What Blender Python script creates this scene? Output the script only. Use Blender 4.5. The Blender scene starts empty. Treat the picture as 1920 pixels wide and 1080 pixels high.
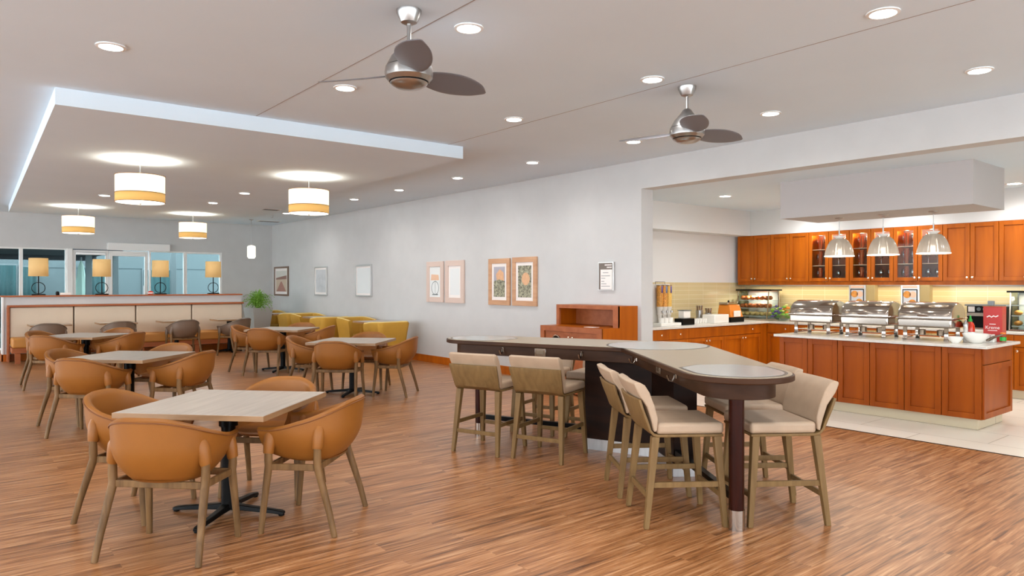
import bpy, bmesh, math, random
from mathutils import Vector, Matrix
random.seed(7)
SC = bpy.context.scene
COL = SC.collection
R = math.radians
# ---------------------------------------------------------------- camera
cam = bpy.data.objects.new('camera', bpy.data.cameras.new('camera'))
COL.objects.link(cam)
cam.data.sensor_width = 36.0
cam.data.lens = 1328 / 1920 * 36.0
cam.data.shift_y = -6 / 1920
cam.data.clip_end = 200
cam.location = (0, 0, 1.52)
cam.rotation_euler = (R(90), 0, R(-39))
SC.camera = cam
# ---------------------------------------------------------------- world, exposure
w = bpy.data.worlds.new('world'); SC.world = w; w.use_nodes = True
bg = w.node_tree.nodes['Background']
bg.inputs[0].default_value = (0.88, 0.95, 1.0, 1)
bg.inputs[1].default_value = 4.2
SC.view_settings.view_transform = 'Standard'
SC.view_settings.look = 'None'
SC.view_settings.gamma = 1
SC.view_settings.use_curve_mapping = False
SC.view_settings.exposure = 0.85
SC.cycles.max_bounces = 10
SC.cycles.diffuse_bounces = 6
SC.cycles.glossy_bounces = 4
SC.cycles.transmission_bounces = 6
SC.cycles.transparent_max_bounces = 12
SC.cycles.sample_clamp_indirect = 6
SC.cycles.caustics_reflective = False
SC.cycles.caustics_refractive = False
P_DOWN = 30      # watts of one recessed ceiling light
P_DRUM = 42

# ---------------------------------------------------------------- materials
def lin(c):
    return tuple((v / 255 / 12.92) if v / 255 <= 0.04045 else ((v / 255 + 0.055) / 1.055) ** 2.4 for v in c)

def mat(name, rgb, rough=0.5, metal=0.0, spec=None, emit=None, estr=0, trans=0, noise=0, nscale=8, bump=0, bscale=60, coat=0, stretch=None):
    m = bpy.data.materials.new(name); m.use_nodes = True
    nt = m.node_tree; b = nt.nodes['Principled BSDF']
    col = lin(rgb) + (1,)
    b.inputs['Base Color'].default_value = col
    b.inputs['Roughness'].default_value = rough
    b.inputs['Metallic'].default_value = metal
    if spec is not None: b.inputs['Specular IOR Level'].default_value = spec
    if trans: b.inputs['Transmission Weight'].default_value = trans
    if coat: b.inputs['Coat Weight'].default_value = coat
    if emit:
        b.inputs['Emission Color'].default_value = lin(emit) + (1,)
        b.inputs['Emission Strength'].default_value = estr
    if noise or bump:
        tc = nt.nodes.new('ShaderNodeTexCoord')
        mp = nt.nodes.new('ShaderNodeMapping')
        nt.links.new(tc.outputs['Object'], mp.inputs[0])
        if stretch: mp.inputs['Scale'].default_value = stretch
    if noise:
        n = nt.nodes.new('ShaderNodeTexNoise'); n.inputs['Scale'].default_value = nscale
        n.inputs['Detail'].default_value = 5
        nt.links.new(mp.outputs[0], n.inputs['Vector'])
        r = nt.nodes.new('ShaderNodeValToRGB')
        r.color_ramp.elements[0].position = 0.3; r.color_ramp.elements[1].position = 0.7
        r.color_ramp.elements[0].color = tuple(v * (1 - noise) for v in col[:3]) + (1,)
        r.color_ramp.elements[1].color = tuple(min(1, v * (1 + noise)) for v in col[:3]) + (1,)
        nt.links.new(n.outputs[0], r.inputs[0]); nt.links.new(r.outputs[0], b.inputs['Base Color'])
    if bump:
        n2 = nt.nodes.new('ShaderNodeTexNoise'); n2.inputs['Scale'].default_value = bscale
        nt.links.new(mp.outputs[0], n2.inputs['Vector'])
        bp = nt.nodes.new('ShaderNodeBump'); bp.inputs['Strength'].default_value = bump; bp.inputs['Distance'].default_value = 0.01
        nt.links.new(n2.outputs[0], bp.inputs['Height']); nt.links.new(bp.outputs[0], b.inputs['Normal'])
    return m

def glass_mat(name, tint=(235, 240, 240), refl=0.006, rough=0.02):
    m = bpy.data.materials.new(name); m.use_nodes = True
    nt = m.node_tree; nt.nodes.clear()
    o = nt.nodes.new('ShaderNodeOutputMaterial'); mx = nt.nodes.new('ShaderNodeMixShader')
    t = nt.nodes.new('ShaderNodeBsdfTransparent'); g = nt.nodes.new('ShaderNodeBsdfGlossy')
    t.inputs[0].default_value = lin(tint) + (1,); g.inputs['Roughness'].default_value = rough
    lw = nt.nodes.new('ShaderNodeLayerWeight'); lw.inputs[0].default_value = 0.35
    ma = nt.nodes.new('ShaderNodeMath'); ma.operation = 'MULTIPLY_ADD'
    ma.inputs[1].default_value = 0.03; ma.inputs[2].default_value = refl
    nt.links.new(lw.outputs['Fresnel'], ma.inputs[0])
    nt.links.new(ma.outputs[0], mx.inputs[0]); nt.links.new(t.outputs[0], mx.inputs[1]); nt.links.new(g.outputs[0], mx.inputs[2])
    nt.links.new(mx.outputs[0], o.inputs[0])
    return m

def floor_wood():
    m = mat('wood_floor', (186, 128, 88), 0.34)
    nt = m.node_tree; b = nt.nodes['Principled BSDF']; L = nt.links.new
    tc = nt.nodes.new('ShaderNodeTexCoord')
    # planks along x
    br = nt.nodes.new('ShaderNodeTexBrick'); L(tc.outputs['Object'], br.inputs['Vector'])
    br.inputs['Scale'].default_value = 1; br.inputs['Brick Width'].default_value = 1.22; br.inputs['Row Height'].default_value = 0.15
    br.inputs['Mortar Size'].default_value = 0.0015; br.offset = 0.37; br.inputs['Bias'].default_value = 0.0
    br.inputs['Color1'].default_value = (0.0, 0, 0, 1); br.inputs['Color2'].default_value = (1, 1, 1, 1); br.inputs['Mortar'].default_value = (0.3, 0.3, 0.3, 1)
    ad = nt.nodes.new('ShaderNodeVectorMath'); ad.operation = 'MULTIPLY_ADD'
    L(br.outputs['Color'], ad.inputs[0]); ad.inputs[1].default_value = (9, 5, 3); L(tc.outputs['Object'], ad.inputs[2])
    def streak(sx, sy, dist, det):
        mp = nt.nodes.new('ShaderNodeMapping'); mp.inputs['Scale'].default_value = (sx, sy, 1)
        L(ad.outputs[0], mp.inputs[0])
        n = nt.nodes.new('ShaderNodeTexNoise'); n.inputs['Scale'].default_value = 1; n.inputs['Detail'].default_value = det
        n.inputs['Distortion'].default_value = dist
        L(mp.outputs[0], n.inputs['Vector']); return n
    a = streak(1.7, 34, 0.5, 5); c = streak(4.0, 110, 0.3, 3)
    mxx = nt.nodes.new('ShaderNodeMix'); mxx.data_type = 'FLOAT'; mxx.inputs[0].default_value = 0.42
    L(a.outputs[0], mxx.inputs[2]); L(c.outputs[0], mxx.inputs[3])
    r = nt.nodes.new('ShaderNodeValToRGB'); e = r.color_ramp.elements
    e[0].position = 0.34; e[0].color = lin((88, 54, 28)) + (1,)
    e[1].position = 0.66; e[1].color = lin((200, 152, 110)) + (1,)
    k = e.new(0.45); k.color = lin((144, 92, 52)) + (1,)
    k = e.new(0.54); k.color = lin((172, 118, 74)) + (1,)
    L(mxx.outputs[0], r.inputs[0])
    hs = nt.nodes.new('ShaderNodeHueSaturation'); L(r.outputs[0], hs.inputs['Color'])
    mv = nt.nodes.new('ShaderNodeMath'); mv.operation = 'MULTIPLY_ADD'; mv.inputs[1].default_value = 0.18; mv.inputs[2].default_value = 0.91
    sp = nt.nodes.new('ShaderNodeSeparateColor'); L(br.outputs['Color'], sp.inputs[0]); L(sp.outputs[0], mv.inputs[0])
    L(mv.outputs[0], hs.inputs['Value']); L(hs.outputs[0], b.inputs['Base Color'])
    bp = nt.nodes.new('ShaderNodeBump'); bp.inputs['Strength'].default_value = 0.25; bp.inputs['Distance'].default_value = 0.004
    L(a.outputs[0], bp.inputs['Height']); L(bp.outputs[0], b.inputs['Normal'])
    return m

def brick_mat(name, c1, c2, mortar, bw, rh, ms, rough, plane, offset=0.0, noise=0.0):
    m = mat(name, c1, rough); nt = m.node_tree; b = nt.nodes['Principled BSDF']; L = nt.links.new
    tc = nt.nodes.new('ShaderNodeTexCoord'); sx = nt.nodes.new('ShaderNodeSeparateXYZ'); cx = nt.nodes.new('ShaderNodeCombineXYZ')
    L(tc.outputs['Object'], sx.inputs[0])
    L(sx.outputs[plane[0]], cx.inputs[0]); L(sx.outputs[plane[1]], cx.inputs[1])
    br = nt.nodes.new('ShaderNodeTexBrick'); L(cx.outputs[0], br.inputs['Vector']); br.offset = offset
    br.inputs['Scale'].default_value = 1; br.inputs['Brick Width'].default_value = bw; br.inputs['Row Height'].default_value = rh
    br.inputs['Mortar Size'].default_value = ms
    br.inputs['Color1'].default_value = lin(c1) + (1,); br.inputs['Color2'].default_value = lin(c2) + (1,); br.inputs['Mortar'].default_value = lin(mortar) + (1,)
    L(br.outputs['Color'], b.inputs['Base Color'])
    return m

def grain_mat(name, dark, light, rough, stretch, coat=0.0):
    m = mat(name, light, rough, coat=coat); nt = m.node_tree; b = nt.nodes['Principled BSDF']; L = nt.links.new
    tc = nt.nodes.new('ShaderNodeTexCoord'); mp = nt.nodes.new('ShaderNodeMapping'); mp.inputs['Scale'].default_value = stretch
    n = nt.nodes.new('ShaderNodeTexNoise'); n.inputs['Scale'].default_value = 1; n.inputs['Detail'].default_value = 6; n.inputs['Distortion'].default_value = 0.4
    L(tc.outputs['Object'], mp.inputs[0]); L(mp.outputs[0], n.inputs['Vector'])
    r = nt.nodes.new('ShaderNodeValToRGB'); r.color_ramp.elements[0].position = 0.32; r.color_ramp.elements[1].position = 0.68
    r.color_ramp.elements[0].color = lin(dark) + (1,); r.color_ramp.elements[1].color = lin(light) + (1,)
    L(n.outputs[0], r.inputs[0]); L(r.outputs[0], b.inputs['Base Color'])
    return m

M = {}
M['floor'] = floor_wood()
M['tile'] = brick_mat('cream_floor_tile', (232, 226, 212), (238, 232, 220), (170, 162, 144), 1.2, 0.6, 0.004, 0.28, (1, 0), 0.5)
M['basetile'] = brick_mat('cream_base_tile', (205, 193, 165), (212, 201, 174), (120, 105, 80), 0.6, 0.4, 0.004, 0.35, (1, 2))
M['splash'] = brick_mat('glazed_backsplash_tile', (206, 190, 146), (198, 181, 138), (222, 212, 178), 0.40, 0.075, 0.003, 0.2, (1, 2))
M['splashx'] = brick_mat('glazed_backsplash_tile_side', (206, 190, 146), (198, 181, 138), (222, 212, 178), 0.40, 0.075, 0.003, 0.2, (0, 2))
M['wall'] = mat('grey_wallcovering', (198, 198, 197), 0.75, noise=0.025, nscale=3, bump=0.12, bscale=180)
M['wallk'] = mat('pale_kitchen_paint', (216, 216, 215), 0.8)
M['ceil'] = mat('white_ceiling_paint', (217, 232, 243), 0.9, noise=0.015, nscale=1.2)
M['soffit'] = mat('grey_soffit_paint', (178, 173, 171), 0.85)
M['white'] = mat('white_paint', (232, 232, 230), 0.55)
M['seam'] = mat('ceiling_crack', (150, 144, 142), 0.9)
M['cherry'] = grain_mat('cherry_wood', (156, 76, 5), (182, 94, 8), 0.4, (9, 9, 1.2), 0.0)
M['cherryd'] = grain_mat('cherry_wood_island', (136, 60, 5), (158, 76, 9), 0.4, (7, 7, 1.0), 0.0)
M['redwood'] = grain_mat('red_trim_wood', (150, 82, 46), (170, 98, 58), 0.4, (2, 9, 9))
M['counter'] = mat('quartz_worktop', (214, 210, 202), 0.22, noise=0.06, nscale=30)
M['leather'] = mat('tan_leather', (143, 88, 32), 0.46, spec=0.35, noise=0.05, nscale=6, bump=0.06, bscale=220)
M['leatherin'] = M['leather']
M['piping'] = mat('tan_piping', (118, 68, 26), 0.5)
M['greyleather'] = mat('taupe_leather', (112, 92, 76), 0.38, noise=0.04, nscale=6)
M['greypiping'] = mat('taupe_piping', (80, 64, 52), 0.45)
M['chairwood'] = grain_mat('oak_chair_wood', (92, 66, 38), (128, 96, 60), 0.5, (25, 25, 3))
M['stoolwood'] = grain_mat('olive_oak_stool_wood', (110, 84, 50), (128, 100, 62), 0.5, (25, 25, 3))
M['fabric'] = mat('beige_leatherette', (176, 151, 126), 0.55, noise=0.08, nscale=7, bump=0.08, bscale=150)
M['yellow'] = mat('mustard_fabric', (190, 144, 46), 0.7, noise=0.05, nscale=5)
M['yellowlit'] = mat('window_lit_yellow', (226, 200, 130), 0.7)
M['lam'] = grain_mat('pale_oak_laminate', (166, 154, 142), (184, 172, 160), 0.32, (2, 28, 8))
M['lamedge'] = grain_mat('laminate_edge_band', (140, 104, 70), (160, 124, 88), 0.4, (4, 4, 30))
M['black'] = mat('black_enamel', (9, 9, 9), 0.35, spec=0.12)
M['darkwood'] = grain_mat('espresso_wood', (26, 12, 6), (40, 20, 10), 0.5, (3, 3, 14))
M['apron'] = grain_mat('walnut_apron', (52, 30, 16), (70, 44, 27), 0.45, (3, 3, 14))
M['columnwood'] = grain_mat('mahogany_column', (28, 8, 4), (54, 18, 8), 0.25, (10, 10, 2))
M['bartop'] = mat('taupe_stone_laminate', (156, 142, 120), 0.3, noise=0.03, nscale=20)
M['inlay'] = mat('grey_glass_inlay', (172, 174, 172), 0.2)
M['inlayline'] = mat('inlay_line', (82, 70, 58), 0.45)
M['nickel'] = mat('brushed_nickel', (176, 175, 174), 0.3, 1.0)
M['steel'] = mat('polished_steel', (178, 168, 158), 0.14, 1.0)
M['darksteel'] = mat('dark_steel_bracket', (120, 104, 88), 0.3, 1.0)
M['kick'] = mat('brushed_kick_plate', (206, 206, 206), 0.35, 0.85, noise=0.1, nscale=2, stretch=(12, 12, 2))
M['blade'] = mat('grey_fan_blade', (106, 104, 108), 0.45)
M['knob'] = mat('polished_nickel_knob', (240, 226, 206), 0.18, 0.9)
M['lamp'] = mat('downlight_glow', (255, 255, 250), 0.5, emit=(255, 252, 244), estr=14)
M['shade'] = mat('cream_drum_fabric', (236, 226, 204), 0.8, emit=(255, 236, 200), estr=0.72)
M['shadeband'] = mat('amber_shade_band', (196, 152, 84), 0.8, emit=(240, 190, 110), estr=0.30)
M['diffuser'] = mat('white_lamp_diffuser', (250, 246, 236), 0.6, emit=(255, 246, 226), estr=1.6)
M['bulb'] = mat('frosted_bulb', (240, 236, 226), 0.5, emit=(255, 244, 224), estr=0.5)
M['lshade'] = mat('amber_lamp_shade', (196, 164, 116), 0.85, emit=(240, 190, 110), estr=0.16)
M['glass'] = glass_mat('clear_glass')
M['winglass'] = glass_mat('window_glass', (225, 238, 240), 0.0)
M['ribglass'] = glass_mat('ribbed_glass', (214, 210, 204), 0.42, 0.15)
_nt = M['ribglass'].node_tree; _d = _nt.nodes.new('ShaderNodeBsdfDiffuse'); _d.inputs[0].default_value = lin((128, 122, 116)) + (1,)
_tr = _nt.nodes.new('ShaderNodeBsdfTranslucent'); _tr.inputs[0].default_value = lin((128, 122, 116)) + (1,)
_m1 = _nt.nodes.new('ShaderNodeMixShader'); _m1.inputs[0].default_value = 0.35; _m2 = _nt.nodes.new('ShaderNodeMixShader'); _m2.inputs[0].default_value = 0.72
_o = [n for n in _nt.nodes if n.type == 'OUTPUT_MATERIAL'][0]; _src = _o.inputs[0].links[0].from_socket
_nt.links.new(_d.outputs[0], _m1.inputs[1]); _nt.links.new(_tr.outputs[0], _m1.inputs[2])
_nt.links.new(_src, _m2.inputs[1]); _nt.links.new(_m1.outputs[0], _m2.inputs[2]); _nt.links.new(_m2.outputs[0], _o.inputs[0])
M['wineglass'] = glass_mat('stemware_glass', (236, 236, 236), 0.35, 0.05)
M['leaf'] = mat('fern_leaf_green', (126, 176, 62), 0.6, noise=0.25, nscale=9)
M['planter'] = mat('light_grey_planter', (172, 170, 166), 0.6)
M['soil'] = mat('soil', (62, 48, 36), 0.9)
M['beige'] = mat('beige_panel_vinyl', (208, 190, 168), 0.55, noise=0.02, nscale=4)
M['orangeseat'] = mat('ochre_seat_vinyl', (190, 128, 56), 0.5)
M['extwall'] = mat('blue_grey_stucco', (94, 102, 104), 0.8)
M['extline'] = mat('stucco_joint', (60, 70, 74), 0.8)
M['curtain'] = mat('teal_curtain', (36, 66, 68), 0.8, noise=0.3, nscale=1, stretch=(14, 14, 0.2))
M['extdark'] = mat('dark_canopy', (42, 44, 50), 0.7)
M['patio'] = mat('patio_concrete', (80, 84, 80), 0.8)
M['greypost'] = mat('grey_post', (108, 114, 116), 0.6)
M['canvas'] = mat('pale_green_canvas', (196, 218, 204), 0.8)
M['paper'] = mat('white_paper', (236, 230, 226), 0.6)
M['porcelain'] = mat('white_porcelain', (240, 238, 232), 0.2)
M['copper'] = mat('copper_cup', (236, 150, 110), 0.25, 0.9)
M['red'] = mat('red_carton', (186, 34, 24), 0.4)
M['redside'] = mat('red_carton_side', (178, 62, 50), 0.4)
M['sauce'] = mat('red_chili_sauce', (206, 50, 16), 0.15)
M['green'] = mat('green_plastic', (28, 168, 60), 0.35)
M['orange'] = mat('orange_plastic', (222, 128, 30), 0.4)
M['bread'] = mat('golden_bread', (214, 142, 60), 0.6, noise=0.25, nscale=20)
M['croissant'] = mat('brown_pastry', (196, 104, 42), 0.55, noise=0.3, nscale=18)
M['pale_bread'] = mat('pale_roll', (226, 190, 120), 0.6, noise=0.2, nscale=18)
M['cereal'] = mat('cereal_flakes', (204, 142, 62), 0.6, noise=0.4, nscale=55)
M['cereal2'] = mat('corn_cereal', (222, 178, 88), 0.6, noise=0.2, nscale=90)
M['purple'] = mat('purple_label', (92, 78, 140), 0.5)
M['blue'] = mat('blue_label', (88, 112, 150), 0.5)
M['clearplastic'] = mat('frosted_plastic', (214, 210, 202), 0.25)

for _k in ('cherry', 'cherryd', 'redwood', 'darkwood', 'apron', 'stoolwood', 'chairwood', 'columnwood'):
    M[_k].node_tree.nodes['Principled BSDF'].inputs['Specular IOR Level'].default_value = 0.14 if _k in ('darkwood', 'columnwood', 'apron') else 0.25

# ---------------------------------------------------------------- mesh helpers
class MB:
    def __init__(s):
        s.v = []; s.f = []
    def box(s, x0, x1, y0, y1, z0, z1):
        b = len(s.v)
        for z in (z0, z1):
            s.v += [(x0, y0, z), (x1, y0, z), (x1, y1, z), (x0, y1, z)]
        s.f += [tuple(b + i for i in q) for q in ((3, 2, 1, 0), (4, 5, 6, 7), (0, 1, 5, 4), (1, 2, 6, 5), (2, 3, 7, 6), (3, 0, 4, 7))]
        return s
    def prism(s, poly, z0, z1):
        a = sum(poly[i][0] * poly[(i + 1) % len(poly)][1] - poly[(i + 1) % len(poly)][0] * poly[i][1] for i in range(len(poly)))
        if a < 0: poly = poly[::-1]
        b = len(s.v); n = len(poly)
        s.v += [(p[0], p[1], z0) for p in poly] + [(p[0], p[1], z1) for p in poly]
        s.f.append(tuple(b + n - 1 - i for i in range(n))); s.f.append(tuple(b + n + i for i in range(n)))
        for i in range(n):
            j = (i + 1) % n; s.f.append((b + i, b + j, b + n + j, b + n + i))
        return s
    def ribbon(s, pts, z0, z1, th):
        """wall-like strip along plan points"""
        for (a, c) in zip(pts, pts[1:]):
            dx, dy = c[0] - a[0], c[1] - a[1]; l = math.hypot(dx, dy); nx, ny = -dy / l * th / 2, dx / l * th / 2
            s.prism([(a[0] + nx, a[1] + ny), (a[0] - nx, a[1] - ny), (c[0] - nx, c[1] - ny), (c[0] + nx, c[1] + ny)], z0, z1)
        return s
    def rings(s, rings, cap0=True, cap1=True):
        b = len(s.v); n = len(rings[0])
        for r in rings: s.v += [tuple(p) for p in r]
        for k in range(len(rings) - 1):
            for i in range(n):
                j = (i + 1) % n
                s.f.append((b + k * n + i, b + k * n + j, b + (k + 1) * n + j, b + (k + 1) * n + i))
        if cap0: s.f.append(tuple(b + n - 1 - i for i in range(n)))
        if cap1: s.f.append(tuple(b + (len(rings) - 1) * n + i for i in range(n)))
        return s
    def lathe(s, prof, c=(0, 0, 0), n=24, cap0=True, cap1=True):
        return s.rings([[(c[0] + r * math.cos(2 * math.pi * i / n), c[1] + r * math.sin(2 * math.pi * i / n), c[2] + z) for i in range(n)] for r, z in prof], cap0, cap1)
    def tube(s, pts, rad, n=10, square=False, closed=False, flat=1.0):
        pts = [Vector(p) for p in pts]; m = len(pts)
        if not isinstance(rad, (list, tuple)): rad = [rad] * m
        rr = []; ref = None
        for i, p in enumerate(pts):
            if closed: d = pts[(i + 1) % m] - pts[i - 1]
            else: d = pts[min(i + 1, m - 1)] - pts[max(i - 1, 0)]
            d.normalize()
            if ref is None:
                ref = Vector((1, 0, 0)) if abs(d.x) < 0.6 else Vector((0, 0, 1) if abs(d.z) < .6 else (0, 1, 0))
            u = (ref - d * ref.dot(d)).normalized(); vv = d.cross(u); ref = u
            k = 4 if square else n
            off = math.pi / 4 if square else 0
            q = math.sqrt(2) if square else 1
            rr.append([p + (u * math.cos(off + 2 * math.pi * j / k) + vv * flat * math.sin(off + 2 * math.pi * j / k)) * rad[i] * q for j in range(k)])
        if closed: rr.append(rr[0]); return s.rings(rr, False, False)
        return s.rings(rr)
    def ball(s, c, r, n=10, sq=(1, 1, 1)):
        prof = [(max(1e-4, math.sin(math.pi * k / n)), -math.cos(math.pi * k / n)) for k in range(n + 1)]
        return s.rings([[(c[0] + r * sq[0] * p * math.cos(2 * math.pi * i / (n + 2)), c[1] + r * sq[1] * p * math.sin(2 * math.pi * i / (n + 2)), c[2] + r * sq[2] * z) for i in range(n + 2)] for p, z in prof])
    def grid(s, rows):
        b = len(s.v); n = len(rows[0])
        for r in rows: s.v += [tuple(p) for p in r]
        for k in range(len(rows) - 1):
            for i in range(n - 1):
                s.f.append((b + k * n + i, b + k * n + i + 1, b + (k + 1) * n + i + 1, b + (k + 1) * n + i))
        return s
    def build(s, name, m, parent=None, smooth=False, bevel=0, bseg=2, solid=0, sub=0, soff=-1, angle=35):
        me = bpy.data.meshes.new(name); me.from_pydata(s.v, [], s.f); me.update()
        bm = bmesh.new(); bm.from_mesh(me)
        if not solid: bmesh.ops.recalc_face_normals(bm, faces=bm.faces)
        bm.to_mesh(me); bm.free()
        me.materials.append(M[m] if isinstance(m, str) else m)
        o = bpy.data.objects.new(name, me); COL.objects.link(o)
        if parent: o.parent = parent
        if solid:
            md = o.modifiers.new('solid', 'SOLIDIFY'); md.thickness = solid; md.offset = soff
        if bevel:
            md = o.modifiers.new('bevel', 'BEVEL'); md.width = bevel; md.segments = bseg; md.limit_method = 'ANGLE'; md.angle_limit = R(35)
        if sub:
            md = o.modifiers.new('sub', 'SUBSURF'); md.levels = sub; md.render_levels = sub
        if smooth or sub or bevel:
            for p in me.polygons: p.use_smooth = True
            if not sub: me.set_sharp_from_angle(angle=R(angle))
        return o

def empty(name, loc, rz=0, label=None, cat=None, group=None):
    o = bpy.data.objects.new(name, None); COL.objects.link(o)
    o.location = loc; o.rotation_euler = (0, 0, rz); o.empty_display_size = 0.1
    tag(o, label, cat, group); return o
def tag(o, label=None, cat=None, group=None, kind=None):
    if label: o['label'] = label
    if cat: o['category'] = cat
    if group: o['group'] = group
    if kind: o['kind'] = kind
    return o
def kids(o): return KIDS.get(o.name, [])
KIDS = {}
def index_kids():
    KIDS.clear()
    for o in COL.objects:
        if o.parent: KIDS.setdefault(o.parent.name, []).append(o)
def copy_tree(o, parent=None):
    c = o.copy(); COL.objects.link(c); c.parent = parent
    for ch in list(kids(o)): copy_tree(ch, c)
    return c
def place_copies(proto, items):
    """items: (x, y, z, rz, label, group); the first moves the prototype itself"""
    index_kids(); out = []
    for i, (x, y, z, rz, lab, grp) in enumerate(items):
        o = proto if i == 0 else copy_tree(proto)
        o.location = (x, y, z); o.rotation_euler = (0, 0, rz); o['label'] = lab
        if grp: o['group'] = grp
        out.append(o)
    return out
def struct(name, mb, m, parent=None, **k):
    o = mb.build(name, m, parent, **k)
    if not parent: o['kind'] = 'structure'
    return o
def light(name, kind, loc, power, parent, size=0.2, color=(1, 0.95, 0.88), rot=(0, 0, 0), spread=None, sizey=None, blend=None, angle=None):
    d = bpy.data.lights.new(name, kind); d.energy = power; d.color = color
    if kind == 'AREA':
        d.size = size
        if sizey: d.shape = 'RECTANGLE'; d.size_y = sizey
        else: d.shape = 'DISK'
        if spread: d.spread = spread
    elif kind == 'SPOT':
        d.shadow_soft_size = size; d.spot_size = angle or R(140); d.spot_blend = 1.0
    else: d.shadow_soft_size = size
    o = bpy.data.objects.new(name, d); COL.objects.link(o); o.location = loc; o.rotation_euler = rot
    if parent: o.parent = parent
    return o
def face(dx, dy):
    """rotation that turns local +Y to (dx, dy)"""
    return math.atan2(-dx, dy)

# ================================================================= SETTING
CZ = 3.23; KZ = 2.84; WX = 7.5; FY = 20.3
struct('floor', MB().box(-6, 7.41, -6, 30.0 - 9.7, -0.1, 0.0), 'floor')
tf = MB().box(7.41, 12.2, -3, 8.2, -0.1, 0.001); struct('floor_kitchen', tf, 'tile')
struct('floor_corner', MB().box(7.41, 7.5, 6.44, 20.3, -0.1, 0.0), 'floor')
struct('trim_1', MB().box(7.40, 7.415, -3, 6.44, -0.02, 0.004), 'darkwood')
struct('ceiling', MB().box(-6, 7.75, -6, FY + 0.2, CZ, CZ + 0.15), 'ceil')
struct('ceiling_kitchen', MB().box(7.74, 12.2, -3, 8.2, KZ, KZ + 0.12), 'ceil')
for n_, x_ in ((2, 2.5), (3, 4.83)):
    struct('trim_%d' % n_, MB().box(x_ - 0.004, x_ + 0.004, -6, 7.2, CZ - 0.002, CZ + 0.001), 'seam')
# lowered ceiling cloud
cl = MB().prism([(0.783, 7.24), (5.05, 7.2), (5.3, 18.0), (1.17, 18.6)], 3.08, CZ)
struct('ceiling_cloud', cl, 'ceil')
# right wall and header over the kitchen opening
struct('wall_right', MB().box(WX, WX + 0.24, 6.44, FY + 0.2, 0, CZ).box(WX, WX + 0.24, -6, 6.44, KZ, CZ), 'wall')
struct('baseboard_right', MB().box(WX - 0.018, WX, 6.6, FY, 0, 0.14), 'cherry', bevel=0.004)
# far wall with the window band
struct('wall_far', MB().box(-6, WX, FY, FY + 0.2, 2.41, CZ).box(6.1, WX, FY, FY + 0.2, 0, 2.41).box(-6, -2, FY, FY + 0.2, 0, 2.41), 'wall')
struct('baseboard_far', MB().box(6.15, WX - 0.02, FY - 0.018, FY, 0, 0.14), 'cherry', bevel=0.004)
def window(name, x0, x1, z0, z1, fw=0.05, bars=()):
    m = MB().box(x0, x0 + fw, FY + 0.02, FY + 0.12, z0, z1).box(x1 - fw, x1, FY + 0.02, FY + 0.12, z0, z1)
    m.box(x0 + fw, x1 - fw, FY + 0.02, FY + 0.12, z1 - fw, z1).box(x0 + fw, x1 - fw, FY + 0.02, FY + 0.12, z0, z0 + fw)
    o = struct(name, m, 'white', bevel=0.005)
    MB().box(x0 + fw, x1 - fw, FY + 0.06, FY + 0.068, z0 + fw, z1 - fw).build('glass_pane', 'winglass', o)
    return o
window('window_1', -2, 1.52, 0, 2.41, 0.04)
window('window_2', 1.52, 2.44, 0, 2.41, 0.035)
d1 = window('door_1', 2.56, 3.34, 0, 2.38, 0.07)
d2 = window('door_2', 3.36, 4.24, 0, 2.38, 0.07)
window('window_3', 4.28, 5.15, 0, 2.41, 0.035)
window('window_4', 5.15, 6.1, 0, 2.41, 0.05)
struct('trim_4', MB().box(2.44, 2.56, FY - 0.02, FY + 0.14, 0, 2.41), 'white', bevel=0.005)
struct('trim_5', MB().box(3.3, 4.75, FY - 0.12, FY + 0.02, 2.40, 2.58), 'white', bevel=0.01)
tb = MB().box(2.62, 3.28, FY + 0.0, FY + 0.05, 2.26, 2.33).build('door_closer', 'nickel', d1, bevel=0.01)
MB().box(3.42, 4.18, FY - 0.02, FY + 0.04, 2.25, 2.33).build('door_closer', 'white', d2, bevel=0.01)
MB().tube([(4.14, FY - 0.03, 0.9), (4.14, FY - 0.03, 1.5)], 0.012).build('handle', 'nickel', d2, smooth=True)
# rest of the lobby shell behind and left of the viewpoint: unseen open fronts, heightened to let in sky fill
wl = MB().box(-6.2, -6, -6, FY, 0, 0.4).box(-6.2, -6, -6, FY, 3.1, CZ)
wb = MB().box(-6, 12.4, -6.2, -6, 0, 0.4).box(-6, 12.4, -6.2, -6, 3.1, CZ)
for k in range(14): wl.box(-6.2, -6, -6 + k * 2.0, -5.85 + k * 2.0, 0.4, 3.1)
for k in range(10): wb.box(-6 + k * 2.0, -5.85 + k * 2.0, -6.2, -6, 0.4, 3.1)
struct('wall_left', wl, 'wall'); struct('wall_back', wb, 'wall')
# kitchen alcove
struct('wall_kitchen_left', MB().box(7.75, 12.2, 7.54, 7.74, 0, 2.40).box(7.75, 12.2, 7.21, 7.74, 2.40, KZ), 'wallk')
struct('wall_kitchen_back', MB().box(11.70, 11.9, -3, 7.54, 0, 2.40).box(11.36, 11.9, -3, 7.21, 2.402, KZ), 'wallk')
struct('wall_kitchen_right', MB().box(7.75, 12.2, -3.2, -3, 0, KZ), 'wallk')
struct('trim_6', MB().box(7.75, 11.69, 7.528, 7.54, 0.92, 1.56), 'splashx')
struct('trim_7', MB().box(11.688, 11.70, -3, 7.52, 0.92, 1.53), 'splash')
# soffit box over the island
struct('ceiling_soffit', MB().box(8.44, 9.40, 2.73, 4.92, 2.37, KZ), 'soffit')

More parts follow.
